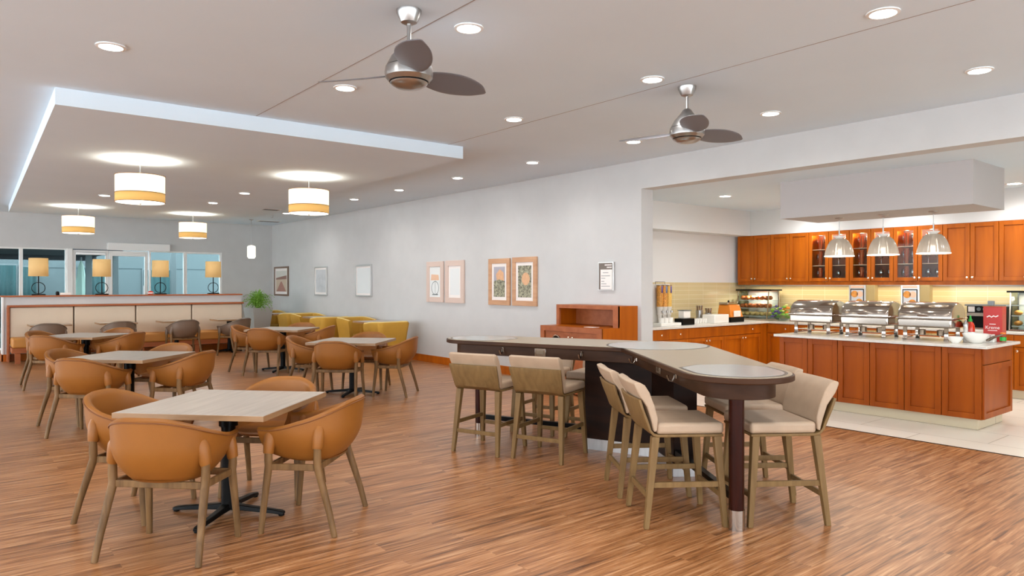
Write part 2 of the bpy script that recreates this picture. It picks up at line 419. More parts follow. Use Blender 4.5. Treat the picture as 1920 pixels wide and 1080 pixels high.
# exterior seen through the far glazing
def ext():
    g = MB().box(-8, 12, FY + 0.2, 34, -0.12, -0.02).build('patio', 'patio'); tag(g, kind='structure')
    t = empty('building', (0, 28, 0), 0, 'blue-grey stucco building across the patio with teal curtained windows', 'building')
    MB().box(-8, 12, 0, 0.4, 0, 3.6).build('wall', 'extwall', t)
    MB().box(-8, 12, -0.01, 0.0, 2.08, 2.10).build('joint', 'extline', t)
    for (x0, x1, z1) in ((0.3, 1.95, 2.15), (2.1, 2.5, 2.1), (3.75, 4.55, 2.1), (5.7, 6.6, 2.05)):
        f = MB().box(x0 - .05, x1 + .05, -0.05, 0, 0.1, z1 + .05).build('window', 'greypost', t)
        c = []
        n = int((x1 - x0) / 0.03)
        rows = [[(x0 + (x1 - x0) * i / n, -0.09 + 0.02 * math.sin(i * 1.3), z) for i in range(n + 1)] for z in (0.15, z1)]
        MB().grid(rows).build('curtain', 'curtain', f, smooth=True, solid=0.01)
    c = empty('canopy', (0, 0, 0), 0, 'dark patio canopy seen at the top of the left windows', 'canopy')
    MB().box(-6, 3.9, 21.6, 26, 2.42, 2.58).build('roof', 'extdark', c)
    MB().box(-6, 3.9, 25.8, 26, 2.28, 2.42).build('beam', 'extdark', c)
    items = []
    for k, x in enumerate((3.2, 3.85, 5.35)):
        m = MB().box(-0.07, 0.07, -0.07, 0.07, -0.02, 2.41 if k < 2 else 3.2).box(-0.1, 0.1, -0.1, 0.1, -0.02, 0.1)
        p = m.build('patio_post', 'greypost', None, bevel=0.005); p.location = (x, 22.4, 0)
        tag(p, ['grey patio post behind the glass door, left of the second lamp', 'grey patio post seen through the door between second and third lamps', 'grey patio post seen right of the third table lamp'][k], 'post', 'patio posts')
    u = empty('patio_umbrella', (3.13, 23.2, 0), 0, 'closed pale green patio umbrella seen through the glass door', 'umbrella')
    MB().lathe([(0.02, 0), (0.02, 2.3)], n=10).build('pole', 'greypost', u, smooth=True)
    MB().lathe([(0.2, 0.75), (0.17, 1.1), (0.13, 1.6), (0.07, 2.05), (0.02, 2.2)], n=8).build('canopy', 'canvas', u)
    MB().lathe([(0.22, -0.02), (0.22, 0.06), (0.04, 0.09)], n=16).build('base', 'greypost', u)
ext()

# ================================================================= CEILING FIXTURES
def downlight(x, y, z, label, power=P_DOWN):
    t = empty('recessed_light', (x, y, z), 0, label, 'ceiling light', 'recessed ceiling lights')
    MB().lathe([(0.098, -0.001), (0.098, -0.008), (0.078, -0.012), (0.078, -0.001)], n=28, cap0=False, cap1=False).build('trim_ring', 'white', t, smooth=True)
    MB().lathe([(0.078, -0.004), (0.077, -0.009)], n=28).build('lens', 'lamp', t)
    light('light_source', 'SPOT', (0, 0, -0.03), power, t, 0.07, (1, 0.985, 0.96), angle=R(168))
rowx = {0: 0.96, 1: 2.74, 2: 4.61, 3: 6.44}
names = {
 (0, 5.75): 'white recessed light at far upper left of the open ceiling', (1, 5.68): 'recessed light just behind the left blade of the near fan',
 (2, 3.84): 'large bright recessed light between the two ceiling fans', (2, 5.66): 'recessed light near the right corner of the dropped ceiling panel',
 (3, 5.65): 'recessed light crossed by the left blade of the far fan', (3, 7.5): 'recessed light along the grey wall, right of the dropped panel corner',
 (3, 9.33): 'recessed light along the grey wall, right of the dropped panel tip', (3, 11.18): 'recessed light along the wall above the pale framed pair',
 (3, 12.95): 'recessed light along the wall right of the big right drum pendant', (2, 1.99): 'brightest recessed light near the top right edge',
 (3, 2.04): 'recessed light over the kitchen header at far right', (3, 3.86): 'recessed light to the right of the far fan',
 (3, 16.5): 'recessed light peeking left of the right drum pendant shade', (1, 3.84): None, (1, 1.99): None, (0, 3.84): None, (0, 1.99): None, (0, 0.1): None, (1, 0.1): None, (2, 0.1): None, (3, 0.1): None}
for (r_, y_), lab in names.items():
    if lab: downlight(rowx[r_], y_, CZ, lab)
    elif y_ > 1: downlight(rowx[r_], y_, CZ, 'recessed light just outside the frame, %s row %s' % (['leftmost', 'second', 'third', 'right wall'][r_], 'beyond the top edge' if y_ > 3 else 'overhead near the viewpoint'))
for x_, y_, lab in ((2.25, 14.04, 'recessed light left of the near left drum pendant'), (4.05, 14.02, 'recessed light above the far right drum pendant'), (4.04, 12.2, 'recessed light midway between the near drum pendants')):
    downlight(x_, y_, 3.08, lab)
for x_, y_, lab in ((10.85, 6.0, 'added kitchen fill light hidden behind the soffit, left'), (10.85, 4.5, 'added kitchen fill light hidden behind the soffit, right'), (9.06, 1.4, 'added unseen kitchen fill light beyond the right picture edge'), (9.06, -.8, 'added unseen kitchen fill light far beyond the right picture edge'), (10.85, 1.0, 'added unseen kitchen fill light beyond the right edge near the cabinets'), (9.06, 6.17, 'recessed kitchen light left of the boxed soffit'), (10.85, 3.04, 'recessed kitchen light at the right edge beyond the soffit')):  # unseen kitchen lamps added for fill, listed ahead of the visible pair
    downlight(x_, y_, KZ, lab, 36)
# ceiling vents and sprinkler near the far corner
for i, (x, y) in enumerate(((5.75, 15.9), (6.9, 18.9))):
    v = empty('ceiling_vent', (x, y, CZ), 0, ['long slot ceiling vent left of the small glass pendant', 'grey ceiling vent in the far right corner'][i], 'vent')
    MB().box(-0.3, 0.3, -0.12, 0.12, -0.012, -0.001).build('frame', 'white', v, bevel=0.003)
    for k in range(4): MB().box(-0.27, 0.27, -0.09 + k * 0.05, -0.065 + k * 0.05, -0.016, -0.011).build('slat', 'greypost', v)
sp = MB().lathe([(0.03, -0.001), (0.03, -0.01), (0.012, -0.012), (0.012, -0.05), (0.03, -0.055)], n=12).build('fire_sprinkler', 'nickel', None, smooth=True)
sp.location = (6.4, 17.3, CZ); tag(sp, 'small ceiling sprinkler above the small glass pendant', 'sprinkler')

def drum(x, y, label, power):
    t = empty('drum_pendant', (x, y, 3.08), 0, label, 'pendant lamp', 'drum pendants under the dropped ceiling')
    MB().lathe([(0.065, 0), (0.065, -0.012), (0.02, -0.02)], n=20).build('canopy', 'nickel', t, smooth=True)
    MB().lathe([(0.008, -0.015), (0.008, -0.54)], n=8).build('rod', 'nickel', t, smooth=True)
    n = 40
    MB().lathe([(0.28, -0.42), (0.28, -0.20)], n=n, cap0=False, cap1=False).build('shade', 'shade', t, smooth=True, solid=0.004)
    MB().lathe([(0.281, -0.53), (0.281, -0.42)], n=n, cap0=False, cap1=False).build('shade_band', 'shadeband', t, smooth=True, solid=0.004)

    r = MB()
    for z in (-0.2, -0.42, -0.53): r.tube([(0.282 * math.cos(2 * math.pi * i / n), 0.282 * math.sin(2 * math.pi * i / n), z) for i in range(n)], 0.004, 6, closed=True)
    r.build('shade_trim', 'piping', t, smooth=True)
    MB().lathe([(0.274, -0.535), (0.274, -0.53)], n=n).build('diffuser', 'diffuser', t)
    MB().lathe([(0.004, -0.56), (0.014, -0.55), (0.014, -0.535)], n=12).build('finial', 'nickel', t, smooth=True)
    light('light_source', 'SPOT', (0, 0, -0.30), power, t, 0.05, (1, 0.93, 0.82), rot=(R(180), 0, 0), angle=R(140))
    light('light_source', 'SPOT', (0, 0, -0.57), power * 0.4, t, 0.2, (1, 0.9, 0.74), angle=R(150))
drum(1.96, 9.8, 'large cream and amber drum pendant over the second left table', P_DRUM)
drum(4.147, 9.77, 'large cream and amber drum pendant, nearer right one', P_DRUM)
drum(2.164, 16.38, 'small-looking drum pendant at far left above the banquette', P_DRUM)
drum(4.343, 16.5, 'small-looking drum pendant at far centre above the banquette', P_DRUM)
# mini pendant
t = empty('mini_pendant', (6.35, 18.65, CZ), 0, 'small white glass pendant hanging alone in the far corner', 'pendant lamp')
MB().lathe([(0.06, 0), (0.06, -0.01), (0.015, -0.03)], n=16).build('canopy', 'nickel', t, smooth=True)
MB().lathe([(0.006, -0.02), (0.006, -0.70)], n=6).build('cord', 'nickel', t)
MB().lathe([(0.02, -0.68), (0.09, -0.70), (0.1, -0.72), (0.1, -0.98), (0.07, -1.02)], n=18).build('shade', 'diffuser', t, smooth=True)

# ceiling fans
def make_fan(x, y, rz, label):
    t = empty('ceiling_fan', (x, y, CZ), rz, label, 'ceiling fan', 'ceiling fans')
    MB().lathe([(0.078, 0), (0.076, -0.02), (0.05, -0.075), (0.03, -0.085)], n=28).build('canopy', 'nickel', t, smooth=True)
    MB().lathe([(0.013, -0.08), (0.013, -0.24)], n=12).build('downrod', 'nickel', t, smooth=True)
    MB().lathe([(0.02, -0.19), (0.035, -0.20), (0.06, -0.235), (0.11, -0.29), (0.138, -0.345), (0.142, -0.352)], n=32).build('motor_cap', 'nickel', t, smooth=True)
    MB().lathe([(0.145, -0.357), (0.15, -0.39), (0.147, -0.42), (0.125, -0.445)], n=32).build('motor_housing', 'nickel', t, smooth=True)
    MB().lathe([(0.138, -0.35), (0.138, -0.36)], n=32).build('gap_ring', 'black', t)
    MB().lathe([(0.12, -0.443), (0.12, -0.452)], n=32).build('lower_ring', 'black', t)
    MB().lathe([(0.118, -0.45), (0.112, -0.462), (0.08, -0.48), (0.02, -0.49)], n=32).build('light_bowl', 'nickel', t, smooth=True)
    for k in range(3):
        a = k * 2 * math.pi / 3
        rows = []
        for i in range(17):
            u = i / 16; s_ = 0.13 + 0.51 * u
            wd = 0.04 + 0.075 * math.sin(math.pi * min(1, u * 0.95 + 0.1)) ** 0.8
            if u > 0.8: wd *= math.sqrt(max(0.02, 1 - ((u - 0.8) / 0.2) ** 2 * 0.98))
            pit = R(-20 + 4 * u)
            row = []
            for j in range(7):
                q = (j / 6 * 2 - 1) * wd
                lx, ly, lz = s_, q * math.cos(pit) + 0.03 * u * u, q * math.sin(pit) - 0.395 + 0.03 * (1 - u) * 0
                row.append((lx * math.cos(a) - ly * math.sin(a), lx * math.sin(a) + ly * math.cos(a), lz))
            rows.append(row)
        MB().grid(rows).build('blade', 'blade', t, smooth=True, solid=0.008, soff=0, sub=1)
make_fan(2.281, 3.838, math.atan2(-3.838, -2.281) + R(3), 'nearer brushed nickel ceiling fan with three grey blades, left of centre')
make_fan(5.027, 3.805, math.atan2(-3.805, -5.027) + R(8), 'farther brushed nickel ceiling fan with grey blades, above the bar table')

# ================================================================= DINING TABLES
def make_table(half, hy, top=0.745, arm=0.37, name='dining_table'):
    t = empty(name, (0, 0, 0), 0, 'x', 'table')
    MB().box(-half, half, -hy, hy, top - 0.033, top).build('tabletop', 'lam', t, bevel=0.003)
    e = MB(); th = 0.004
    e.box(-half - th, half + th, -hy - th, -hy, top - 0.034, top - 0.002).box(-half - th, half + th, hy, hy + th, top - 0.034, top - 0.002)
    e.box(-half - th, -half, -hy, hy, top - 0.034, top - 0.002).box(half, half + th, -hy, hy, top - 0.034, top - 0.002)
    e.build('edge_band', 'lamedge', t)
    MB().lathe([(0.045, 0.05), (0.045, top - 0.045)], n=20).build('column', 'black', t, smooth=True)
    MB().lathe([(0.06, top - 0.16), (0.06, top - 0.05), (0.09, top - 0.045), (0.09, top - 0.034)], n=20).build('top_collar', 'black', t, smooth=True)
    for k in range(4):
        a = k * math.pi / 2
        if hy < 0.35 and k % 2 == 1: l = arm * 0.8
        else: l = arm
        c, s_ = math.cos(a), math.sin(a)
        rows = []
        for (d, hw, z0, z1) in ((0.02, 0.03, 0.03, 0.075), (0.12, 0.026, 0.028, 0.06), (l * .85, 0.02, 0.015, 0.042), (l, 0.026, 0.012, 0.034), (l + 0.02, 0.018, 0.012, 0.028)):
            rows.append([(d * c - q * s_, d * s_ + q * c, z) for q, z in ((-hw, z0), (hw, z0), (hw * .8, z1), (-hw * .8, z1))])
        m = MB().rings(rows); m.lathe([(0.02, 0), (0.02, 0.014)], (l * c, l * s_, 0), 10)
        m.build('base_arm', 'black', t, smooth=True, bevel=0.004)
    return t
A45 = R(44)
T = {1: (1.5, 4.85, 'nearest square table at lower left'), 2: (1.64, 8.72, 'second square table of the left row'), 3: (1.77, 12.66, 'third square table of the left row'),
     4: (4.5, 9.1, 'nearer square table of the right row'), 5: (4.76, 12.35, 'farther square table of the right row')}
tl = {1: 'nearest pale oak square dining table on black cross base, lower left', 2: 'square dining table in the left row, second from the viewer',
      3: 'square dining table in the left row, closest to the banquette', 4: 'square dining table in the middle, in front of the yellow chairs',
      5: 'square dining table in the middle, farther back beside the planter'}
place_copies(make_table(0.48, 0.48), [(T[k][0], T[k][1], 0, A45, tl[k], 'square dining tables') for k in T])

# ================================================================= BARREL CHAIR
def sgnp(v, p): return math.copysign(abs(v) ** p, v)
def shell_pt(s, v, off=0.0):
    """s runs -1..1 from one arm front round the back to the other; v bottom to rim"""
    rx, ry = 0.286 - off, 0.268 - off
    q = abs(s); zt = 0.632 + 0.163 * (lambda t: t * t * (3 - 2 * t))(max(0, min(1, (0.93 - q) / 0.88)))
    zb = 0.43 + 0.05 * max(0, (q - 0.6) / 0.4) ** 2
    z = zb + (zt - zb) * v
    if q < 0.62:
        a = s / 0.62 * math.pi / 2; x = rx * sgnp(math.sin(a), 0.86); y = -ry * sgnp(math.cos(a), 0.86); back = math.cos(a)
    else:
        u = (q - 0.62) / 0.38; x = math.copysign(rx - 0.018 * u * u, s); y = 0.27 * u; back = 0
    b = max(0, 1 - (z - zb) / 0.20) ** 2.0
    lean = (z - zb) / 0.36
    kx = 1 - 0.30 * b + 0.04 * lean
    ky = (1 - 0.36 * b + 0.13 * lean) if y < 0 else 1 - 0.10 * b
    return (x * kx, y * ky, z)
def make_barrel(leather, piping, cat='chair'):
    t = empty('barrel_chair', (0, 0, 0), 0, 'x', cat)
    AM = 1.0; na = 44; nv = 12
    sh = MB()
    outer = [[shell_pt(-AM + 2 * AM * i / na, j / nv) for i in range(na + 1)] for j in range(nv + 1)]
    inner = [[shell_pt(-AM + 2 * AM * i / na, j / nv, 0.035) for i in range(na + 1)] for j in range(nv + 1)]
    rings_ = []
    for i in range(na + 1):   # closed section per column: outer bottom->top, inner top->bottom
        o_ = [outer[j][i] for j in range(nv + 1)]; n_ = [inner[j][i] for j in range(nv, -1, -1)]
        mid = ((o_[-1][0] + n_[0][0]) / 2, (o_[-1][1] + n_[0][1]) / 2, o_[-1][2] + 0.012)
        rings_.append(o_ + [mid] + n_)
    sh.rings(rings_)
    sh.build('shell', leather, t, smooth=True, angle=60)
    pts = []
    for i in range(na + 1):
        p = shell_pt(-AM + 2 * AM * i / na, 0.965, -0.002); pts.append(p)
    MB().tube(pts, 0.0045, 6).build('piping', piping, t, smooth=True)
    # seat cushion
    rows = []
    for (k, z) in ((0.6, 0.437), (0.74, 0.440), (0.84, 0.45), (0.93, 0.464), (0.92, 0.476), (0.8, 0.48), (0.4, 0.484), (0.01, 0.485)):
        rows.append([(0.235 * k * sgnp(math.cos(b), 0.7), 0.035 + 0.245 * k * sgnp(math.sin(b), 0.7), z) for b in [2 * math.pi * i / 32 for i in range(32)]])
    MB().rings(rows).build('seat_cushion', leather, t, smooth=True, angle=60)
    # under pan closing the bowl
    rows = []
    for (k, z) in ((0.3, 0.43), (0.62, 0.43), (0.70, 0.445)):
        rows.append([(0.26 * k * sgnp(math.cos(b), 0.8), -0.02 + 0.25 * k * sgnp(math.sin(b), 0.8), z) for b in [2 * math.pi * i / 32 for i in range(32)]])
    MB().rings(rows).build('seat_pan', leather, t, smooth=True)
    for s_ in (-1, 1):
        for (fy, ty, fx, tx) in ((-0.235, -0.118, 0.30, 0.272), (0.235, 0.195, 0.285, 0.266)):
            leg = MB().tube([(s_ * fx, fy, 0), (s_ * (fx * .7 + tx * .3), fy * .7 + ty * .3, 0.14), (s_ * tx, ty, 0.41), (s_ * (tx + 0.004), ty, 0.45), (s_ * (tx + 0.004), ty, 0.56)],
                            [0.0175, 0.0195, 0.024, 0.0245, 0.021], 12)
            l = leg.build('leg', 'chairwood', t, smooth=True)
            dn = 0.0 if ty < 0 else -0.035
            MB().tube([(s_ * (tx + 0.006), ty, 0.52 + dn), (s_ * (tx + 0.003), ty, 0.53 + dn), (s_ * (tx - 0.004), ty - .002, 0.58 + dn), (s_ * (tx - 0.01), ty - .004, 0.625 + dn), (s_ * (tx - 0.02), ty - .003, 0.65 + dn), (s_ * (tx - 0.03), ty, 0.665 + dn)],
                      [0.029, 0.032, 0.035, 0.034, 0.028, 0.010], 16).build('leg_pocket', leather, t, smooth=True)
        MB().box(s_ * 0.262 - 0.011, s_ * 0.262 + 0.011, -0.12, 0.185, 0.385, 0.425).build('side_rail', 'chairwood', t, bevel=0.004)
    MB().box(-0.255, 0.255, -0.128, -0.106, 0.385, 0.425).build('back_rail', 'chairwood', t, bevel=0.004)
    MB().box(-0.255, 0.255, 0.174, 0.196, 0.385, 0.425).build('front_rail', 'chairwood', t, bevel=0.004)
    return t
pos = []
sides = {'near left': (-1, -1), 'near right': (1, -1), 'far left': (-1, 1), 'far right': (1, 1)}
seen = {1: 'nearest square table', 2: 'second left-row table', 3: 'third left-row table', 4: 'nearer middle table', 5: 'farther middle table'}
for k in T:
    tx, ty, _ = T[k]
    for sn, (sx, sy) in sides.items():
        d = 0.62
        j = random.Random(k * 10 + sx * 3 + sy)
        ux, uy = sx * 0.7071, sy * 0.7071
        if k == 1:
            cx, cy = {'near left': (1.04, 4.40), 'near right': (1.90, 4.366), 'far left': (1.045, 5.30), 'far right': (1.93, 5.20)}[sn]
        else:
            cx, cy = tx + ux * (d + j.uniform(-.02, .03)), ty + uy * (d + j.uniform(-.02, .03))
        fx, fy = (-ux, -uy)
        pos.append((cx, cy, 0, face(fx, fy) + R(j.uniform(-3, 3) if k > 1 else 0), 'tan leather barrel chair on the %s side of the %s' % (sn, seen[k]), 'tan barrel chairs'))
place_copies(make_barrel('leather', 'piping'), pos)
gp = [(1.62, 15.95, 0, R(-4), 'leftmost taupe barrel chair facing the banquette', None), (2.80, 15.95, 0, R(3), 'second taupe barrel chair from the left at the banquette', None),
      (3.97, 15.8, 0, R(4), 'third taupe barrel chair from the left at the banquette', None), (5.02, 15.75, 0, R(32), 'rightmost taupe barrel chair, turned slightly, at the banquette', None)]
place_copies(make_barrel('greyleather', 'greypiping'), [g[:5] + ('taupe barrel chairs',) for g in gp])

# ================================================================= BANQUETTE + PARTITION
pt = empty('partition_wall', (0, 0, 0), 0, 'low grey partition wall with wood cap behind the banquette', 'partition')
MB().box(0.99, 5.62, 17.22, 17.5, 0, 1.275).build('wall_panel', 'wall', pt)
MB().box(0.96, 5.64, 17.18, 17.54, 1.275, 1.305).build('wood_cap', 'redwood', pt, bevel=0.004)
MB().box(0.975, 1.0, 17.2, 17.52, 0.14, 1.275).build('end_trim', 'white', pt)
MB().box(0.97, 5.62, 17.20, 17.22, 0.0, 0.14).box(0.965, 0.99, 17.2, 17.52, 0, 0.14).build('baseboard', 'cherry', pt)
bq = empty('banquette', (0, 0, 0), 0, 'long banquette with four beige back panels and ochre seat', 'bench')
for a, b in ((1.09, 2.16), (2.18, 3.31), (3.33, 4.45), (4.47, 5.58)):
    MB().box(a, b, 17.03, 17.12, 0.47, 1.07).build('back_panel', 'beige', bq, bevel=0.02, bseg=3)
MB().box(1.05, 5.61, 17.12, 17.195, 0.35, 1.075).build('back_board', 'darkwood', bq)
MB().box(1.05, 5.61, 17.0, 17.195, 1.075, 1.115).build('top_trim', 'redwood', bq, bevel=0.004)
MB().box(1.045, 1.085, 17.0, 17.195, 0.0, 1.075).build('side_trim', 'redwood', bq, bevel=0.004)
for a, b in ((1.09, 2.2), (2.2, 3.3), (3.3, 4.45), (4.45, 5.6)):
    MB().box(a + .004, b - .004, 16.52, 17.05, 0.30, 0.49).build('seat_cushion', 'orangeseat', bq, bevel=0.035, bseg=4)
MB().box(1.09, 5.6, 16.54, 17.1, 0.2, 0.3).build('seat_base', 'redwood', bq, bevel=0.005)
for x in (1.14, 2.2, 3.3, 4.4, 5.5):
    MB().box(x, x + 0.09, 16.56, 16.62, 0, 0.2).build('leg', 'redwood', bq)
bt = make_table(0.34, 0.31, 0.745, 0.26, 'bistro_table')
place_copies(bt, [(x, 16.55, 0, 0, lab, 'small tables along the banquette') for x, lab in ((1.70, 'small table at the left end of the banquette'), (2.86, 'small banquette table behind the second taupe chair'),
    (4.02, 'small banquette table behind the third taupe chair'), (5.14, 'small table at the right end of the banquette'))])
# table lamps on the partition
def make_lamp():
    t = empty('table_lamp', (0, 0, 0), 0, 'x', 'lamp')
    MB().box(-0.12, 0.12, -0.06, 0.06, 0, 0.025).build('base', 'black', t, bevel=0.004)
    MB().tube([(0, 0, 0.02), (0, 0, 0.50)], 0.011, 8).build('pole', 'black', t, smooth=True)
    n = 32
    MB().tube([(0.115 * math.cos(2 * math.pi * i / n), 0.0, 0.15 + 0.115 * math.sin(2 * math.pi * i / n) + 0.0) for i in range(n)], 0.0075, 6, closed=True).build('ring', 'black', t, smooth=True)
    MB().lathe([(0.175, 0.39), (0.17, 0.76)], n=36, cap0=False, cap1=False).build('lamp_shade', 'lshade', t, smooth=True, solid=0.004)
    light('light_source', 'POINT', (0, 0, 0.55), 1.5, t, 0.05, (1, 0.85, 0.6))
    return t
place_copies(make_lamp(), [(x, 17.36, 1.305, 0, lab, 'amber table lamps on the partition') for x, lab in ((1.59, 'leftmost amber-shaded table lamp on the partition'), (2.725, 'second amber-shaded lamp from the left on the partition'),
    (3.88, 'third amber-shaded lamp from the left on the partition'), (5.02, 'rightmost amber-shaded lamp on the partition'))])
o = MB().box(-0.1, 0.1, -0.04, 0.04, 0, 0.05).build('napkin_box', 'paper', None, bevel=0.008); o.location = (2.06, 17.36, 1.305); tag(o, 'small white box on the partition between first two lamps', 'box')
o = MB().lathe([(0.03, 0), (0.035, 0.03), (0.03, 0.07), (0.01, 0.08)], n=12).build('small_jar', 'black', None, smooth=True); o.location = (1.92, 17.36, 1.305); tag(o, 'small dark jar beside the white box on the partition', 'jar')
o = MB().lathe([(0.05, 0), (0.06, 0.02), (0.062, 0.045), (0.04, 0.07), (0.015, 0.08)], n=16).build('sugar_bowl', 'red', None, smooth=True); o.location = (3.68, 17.36, 1.305); tag(o, 'small red and white bowl left of the third partition lamp', 'bowl')
MB().lathe([(0.0605, 0.018), (0.064, 0.03), (0.0625, 0.042)], n=16, cap0=False, cap1=False).build('white_band', 'white', o)

# planter
t = empty('potted_fern', (6.42, 18.35, 0), R(8), 'green fern in a tall tapered light grey planter in the far corner', 'plant')
def sq(h_, z): return [(-h_, -h_, z), (h_, -h_, z), (h_, h_, z), (-h_, h_, z)]
MB().rings([sq(0.17, 0), sq(0.27, 0.93), sq(0.245, 0.93), sq(0.24, 0.88)]).build('planter', 'planter', t, bevel=0.006)
MB().rings([sq(0.24, 0.87), sq(0.24, 0.885)]).build('soil', 'soil', t)
lf = MB(); rr = random.Random(3)
for k in range(150):
    a = rr.uniform(0, 2 * math.pi); out = rr.uniform(0.08, 0.40); up = rr.uniform(0.2, 0.55) * (1.15 - out)
    droop = rr.uniform(0.0, 0.25); pts = []
    for i in range(8):
        u = i / 7; pts.append(Vector((math.cos(a) * out * u, math.sin(a) * out * u, 0.88 + up * math.sin(u * 2.0) - droop * u * u)))
    for i in range(1, 8):
        p = pts[i]; dv = (pts[i] - pts[i - 1]).normalized(); sd = dv.cross(Vector((0, 0, 1))).normalized(); l = 0.055 * (1.15 - i / 8)
        for s_ in (-1, 1):
            tip = p + sd * s_ * l + dv * l * .6 + Vector((0, 0, rr.uniform(-.015, .02))); b = len(lf.v)
            q0 = p - dv * 0.014; q1 = p + dv * 0.014; mid = (p + tip) / 2 + Vector((0, 0, .008))
            lf.v += [tuple(q0), tuple(mid - dv * .012), tuple(tip), tuple(mid + dv * .012), tuple(q1)]; lf.f.append((b, b + 1, b + 2, b + 3, b + 4))
    lf.tube(pts, 0.003, 4)
fo = lf.build('foliage', 'leaf', t)

# ================================================================= YELLOW TUB CHAIRS
def make_tub():
    t = empty('tub_chair', (0, 0, 0), 0, 'x', 'chair')
    def plan(w2, yb, yf, r, n=6):
        """open U from the left arm front round the back to the right arm front"""
        pts = [(-w2, yf), (-w2, yf * .5), (-w2, 0)]
        pts += [(-w2 + r - r * math.cos(R(90) * i / n), yb + r - r * math.sin(R(90) * i / n)) for i in range(n + 1)]
        pts += [(w2 - r + r * math.sin(R(90) * i / n), yb + r - r * math.cos(R(90) * i / n)) for i in range(n + 1)]
        return pts + [(w2, 0), (w2, yf * .5), (w2, yf)]
    lev = ((.14, .285, -.27), (.35, .30, -.285), (.60, .325, -.315), (.76, .345, -.34))
    zt = .80
    outer = [[(x, y, z) for x, y in plan(w_, yb, .33, .10)] for z, w_, yb in lev]
    inner = [[(x, y, z) for x, y in plan(w_ - .075, yb + .075, .33, .055)] for z, w_, yb in lev]
    top = [[(x, y, zt - .008) for x, y in plan(.338, -.333, .33, .095)], [(x, y, zt) for x, y in plan(.31, -.305, .33, .08)], [(x, y, zt - .008) for x, y in plan(.28, -.275, .33, .06)]]
    cols = outer + top + inner[::-1]
    def drop(p): return (p[0], p[1], p[2] - (.10 * max(0, p[1] + .1) if p[2] > .7 else 0))
    MB().rings([[drop(row[i]) for row in cols] for i in range(len(cols[0]))]).build('shell', 'yellow', t, smooth=True, angle=50)
    MB().tube([drop((x, y, zt)) for x, y in plan(.312, -.307, .33, .08)], .014, 8).build('rim', 'yellowlit', t, smooth=True)  # pale band: window light on the chair edges, put into the colour
    MB().box(-0.22, 0.22, -0.22, 0.34, 0.30, 0.44).build('seat_cushion', 'yellow', t, bevel=0.03, bseg=3)
    MB().box(-0.22, 0.22, -0.22, 0.32, 0.15, 0.295).build('seat_base', 'yellow', t, bevel=0.01)
    for x in (-.25, .25):
        for y in (-.2, .28): MB().tube([(x, y, 0), (x, y, .15)], [0.015, 0.022], 10).build('leg', 'darkwood', t, smooth=True)
    return t
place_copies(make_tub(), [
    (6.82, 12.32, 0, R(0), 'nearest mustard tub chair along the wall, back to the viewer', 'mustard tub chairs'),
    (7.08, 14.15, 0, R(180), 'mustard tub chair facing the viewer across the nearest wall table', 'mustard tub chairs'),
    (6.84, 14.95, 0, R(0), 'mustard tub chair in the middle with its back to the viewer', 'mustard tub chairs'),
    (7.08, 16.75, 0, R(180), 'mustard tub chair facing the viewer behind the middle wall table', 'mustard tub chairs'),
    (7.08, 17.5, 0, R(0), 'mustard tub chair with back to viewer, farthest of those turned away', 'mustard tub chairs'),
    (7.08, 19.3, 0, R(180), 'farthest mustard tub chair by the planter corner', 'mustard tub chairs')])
wt = make_table(0.36, 0.36, 0.765, 0.28, 'wall_table')
place_copies(wt, [(7.08, 13.22, 0, 0, 'square table between the two nearest mustard chairs at the wall', 'small tables between mustard chairs'),
    (7.08, 15.85, 0, 0, 'square table between the middle pair of mustard chairs', 'small tables between mustard chairs'),
    (7.08, 18.4, 0, 0, 'farthest square table between mustard chairs near the corner', 'small tables between mustard chairs')])

# ================================================================= BAR TABLE
HUB = Vector((4.93, 4.08)); CL = Vector((4.268, 5.787)); CR = Vector((3.859, 2.546))
dL = (CL - HUB).normalized(); dR = (CR - HUB).normalized()
def outline(r, rh):
    """wings of half width r round both end columns, hub circle rh on the outer side"""
    out = []
    nL = Vector((dL.y, -dL.x))   # side of left wing pointing away from the viewer (+x)
    if nL.x < 0: nL = -nL
    nR = Vector((dR.y, -dR.x))
    if nR.x < 0: nR = -nR
    # inner corner (viewer side)
    bis = (dL + dR).normalized(); half = math.acos(max(-1, min(1, dL.dot(bis))))
    inner = HUB + bis * (r / math.sin(half))
    out.append(inner)
    # left wing end cap, from viewer side to far side
    a0 = math.atan2(-nL.y, -nL.x); 
    for i in range(19):
        a = a0 - math.pi * i / 18; out.append(CL + Vector((math.cos(a), math.sin(a))) * r)
    # hub arc on far side
    aL = math.atan2(nL.y, nL.x) ; aR = math.atan2(nR.y, nR.x)
    k = math.asin((rh - r) / (CL - HUB).length)
    aL += k; aR -= k
    for i in range(15):
        a = aL + (aR - aL) * i / 14; out.append(HUB + Vector((math.cos(a), math.sin(a))) * rh)
    a0 = math.atan2(nR.y, nR.x)
    for i in range(19):
        a = a0 - math.pi * i / 18; out.append(CR + Vector((math.cos(a), math.sin(a))) * r)
    return [(p.x, p.y) for p in out]
bar = empty('communal_table', (0, 0, 0), 0, 'long V-shaped high table with taupe top, grey inlays and dark apron', 'table')
MB().prism(outline(0.34, 0.50), 0.943, 0.978).build('edge_top', 'apron', bar, bevel=0.006)
MB().prism(outline(0.325, 0.485), 0.978, 0.982).build('tabletop', 'bartop', bar)
MB().prism(outline(0.23, 0.37), 0.838, 0.943).build('apron', 'apron', bar, bevel=0.003)
def disc(c, rx, ry, rot, z0, z1, n=40, cut=None):
    pts = []
    for i in range(n):
        a = 2 * math.pi * i / n; x, y = rx * math.cos(a), ry * math.sin(a)
        if cut is not None and x > cut: x = cut
        pts.append((c[0] + x * math.cos(rot) - y * math.sin(rot), c[1] + x * math.sin(rot) + y * math.cos(rot)))
    return MB().prism(pts, z0, z1)
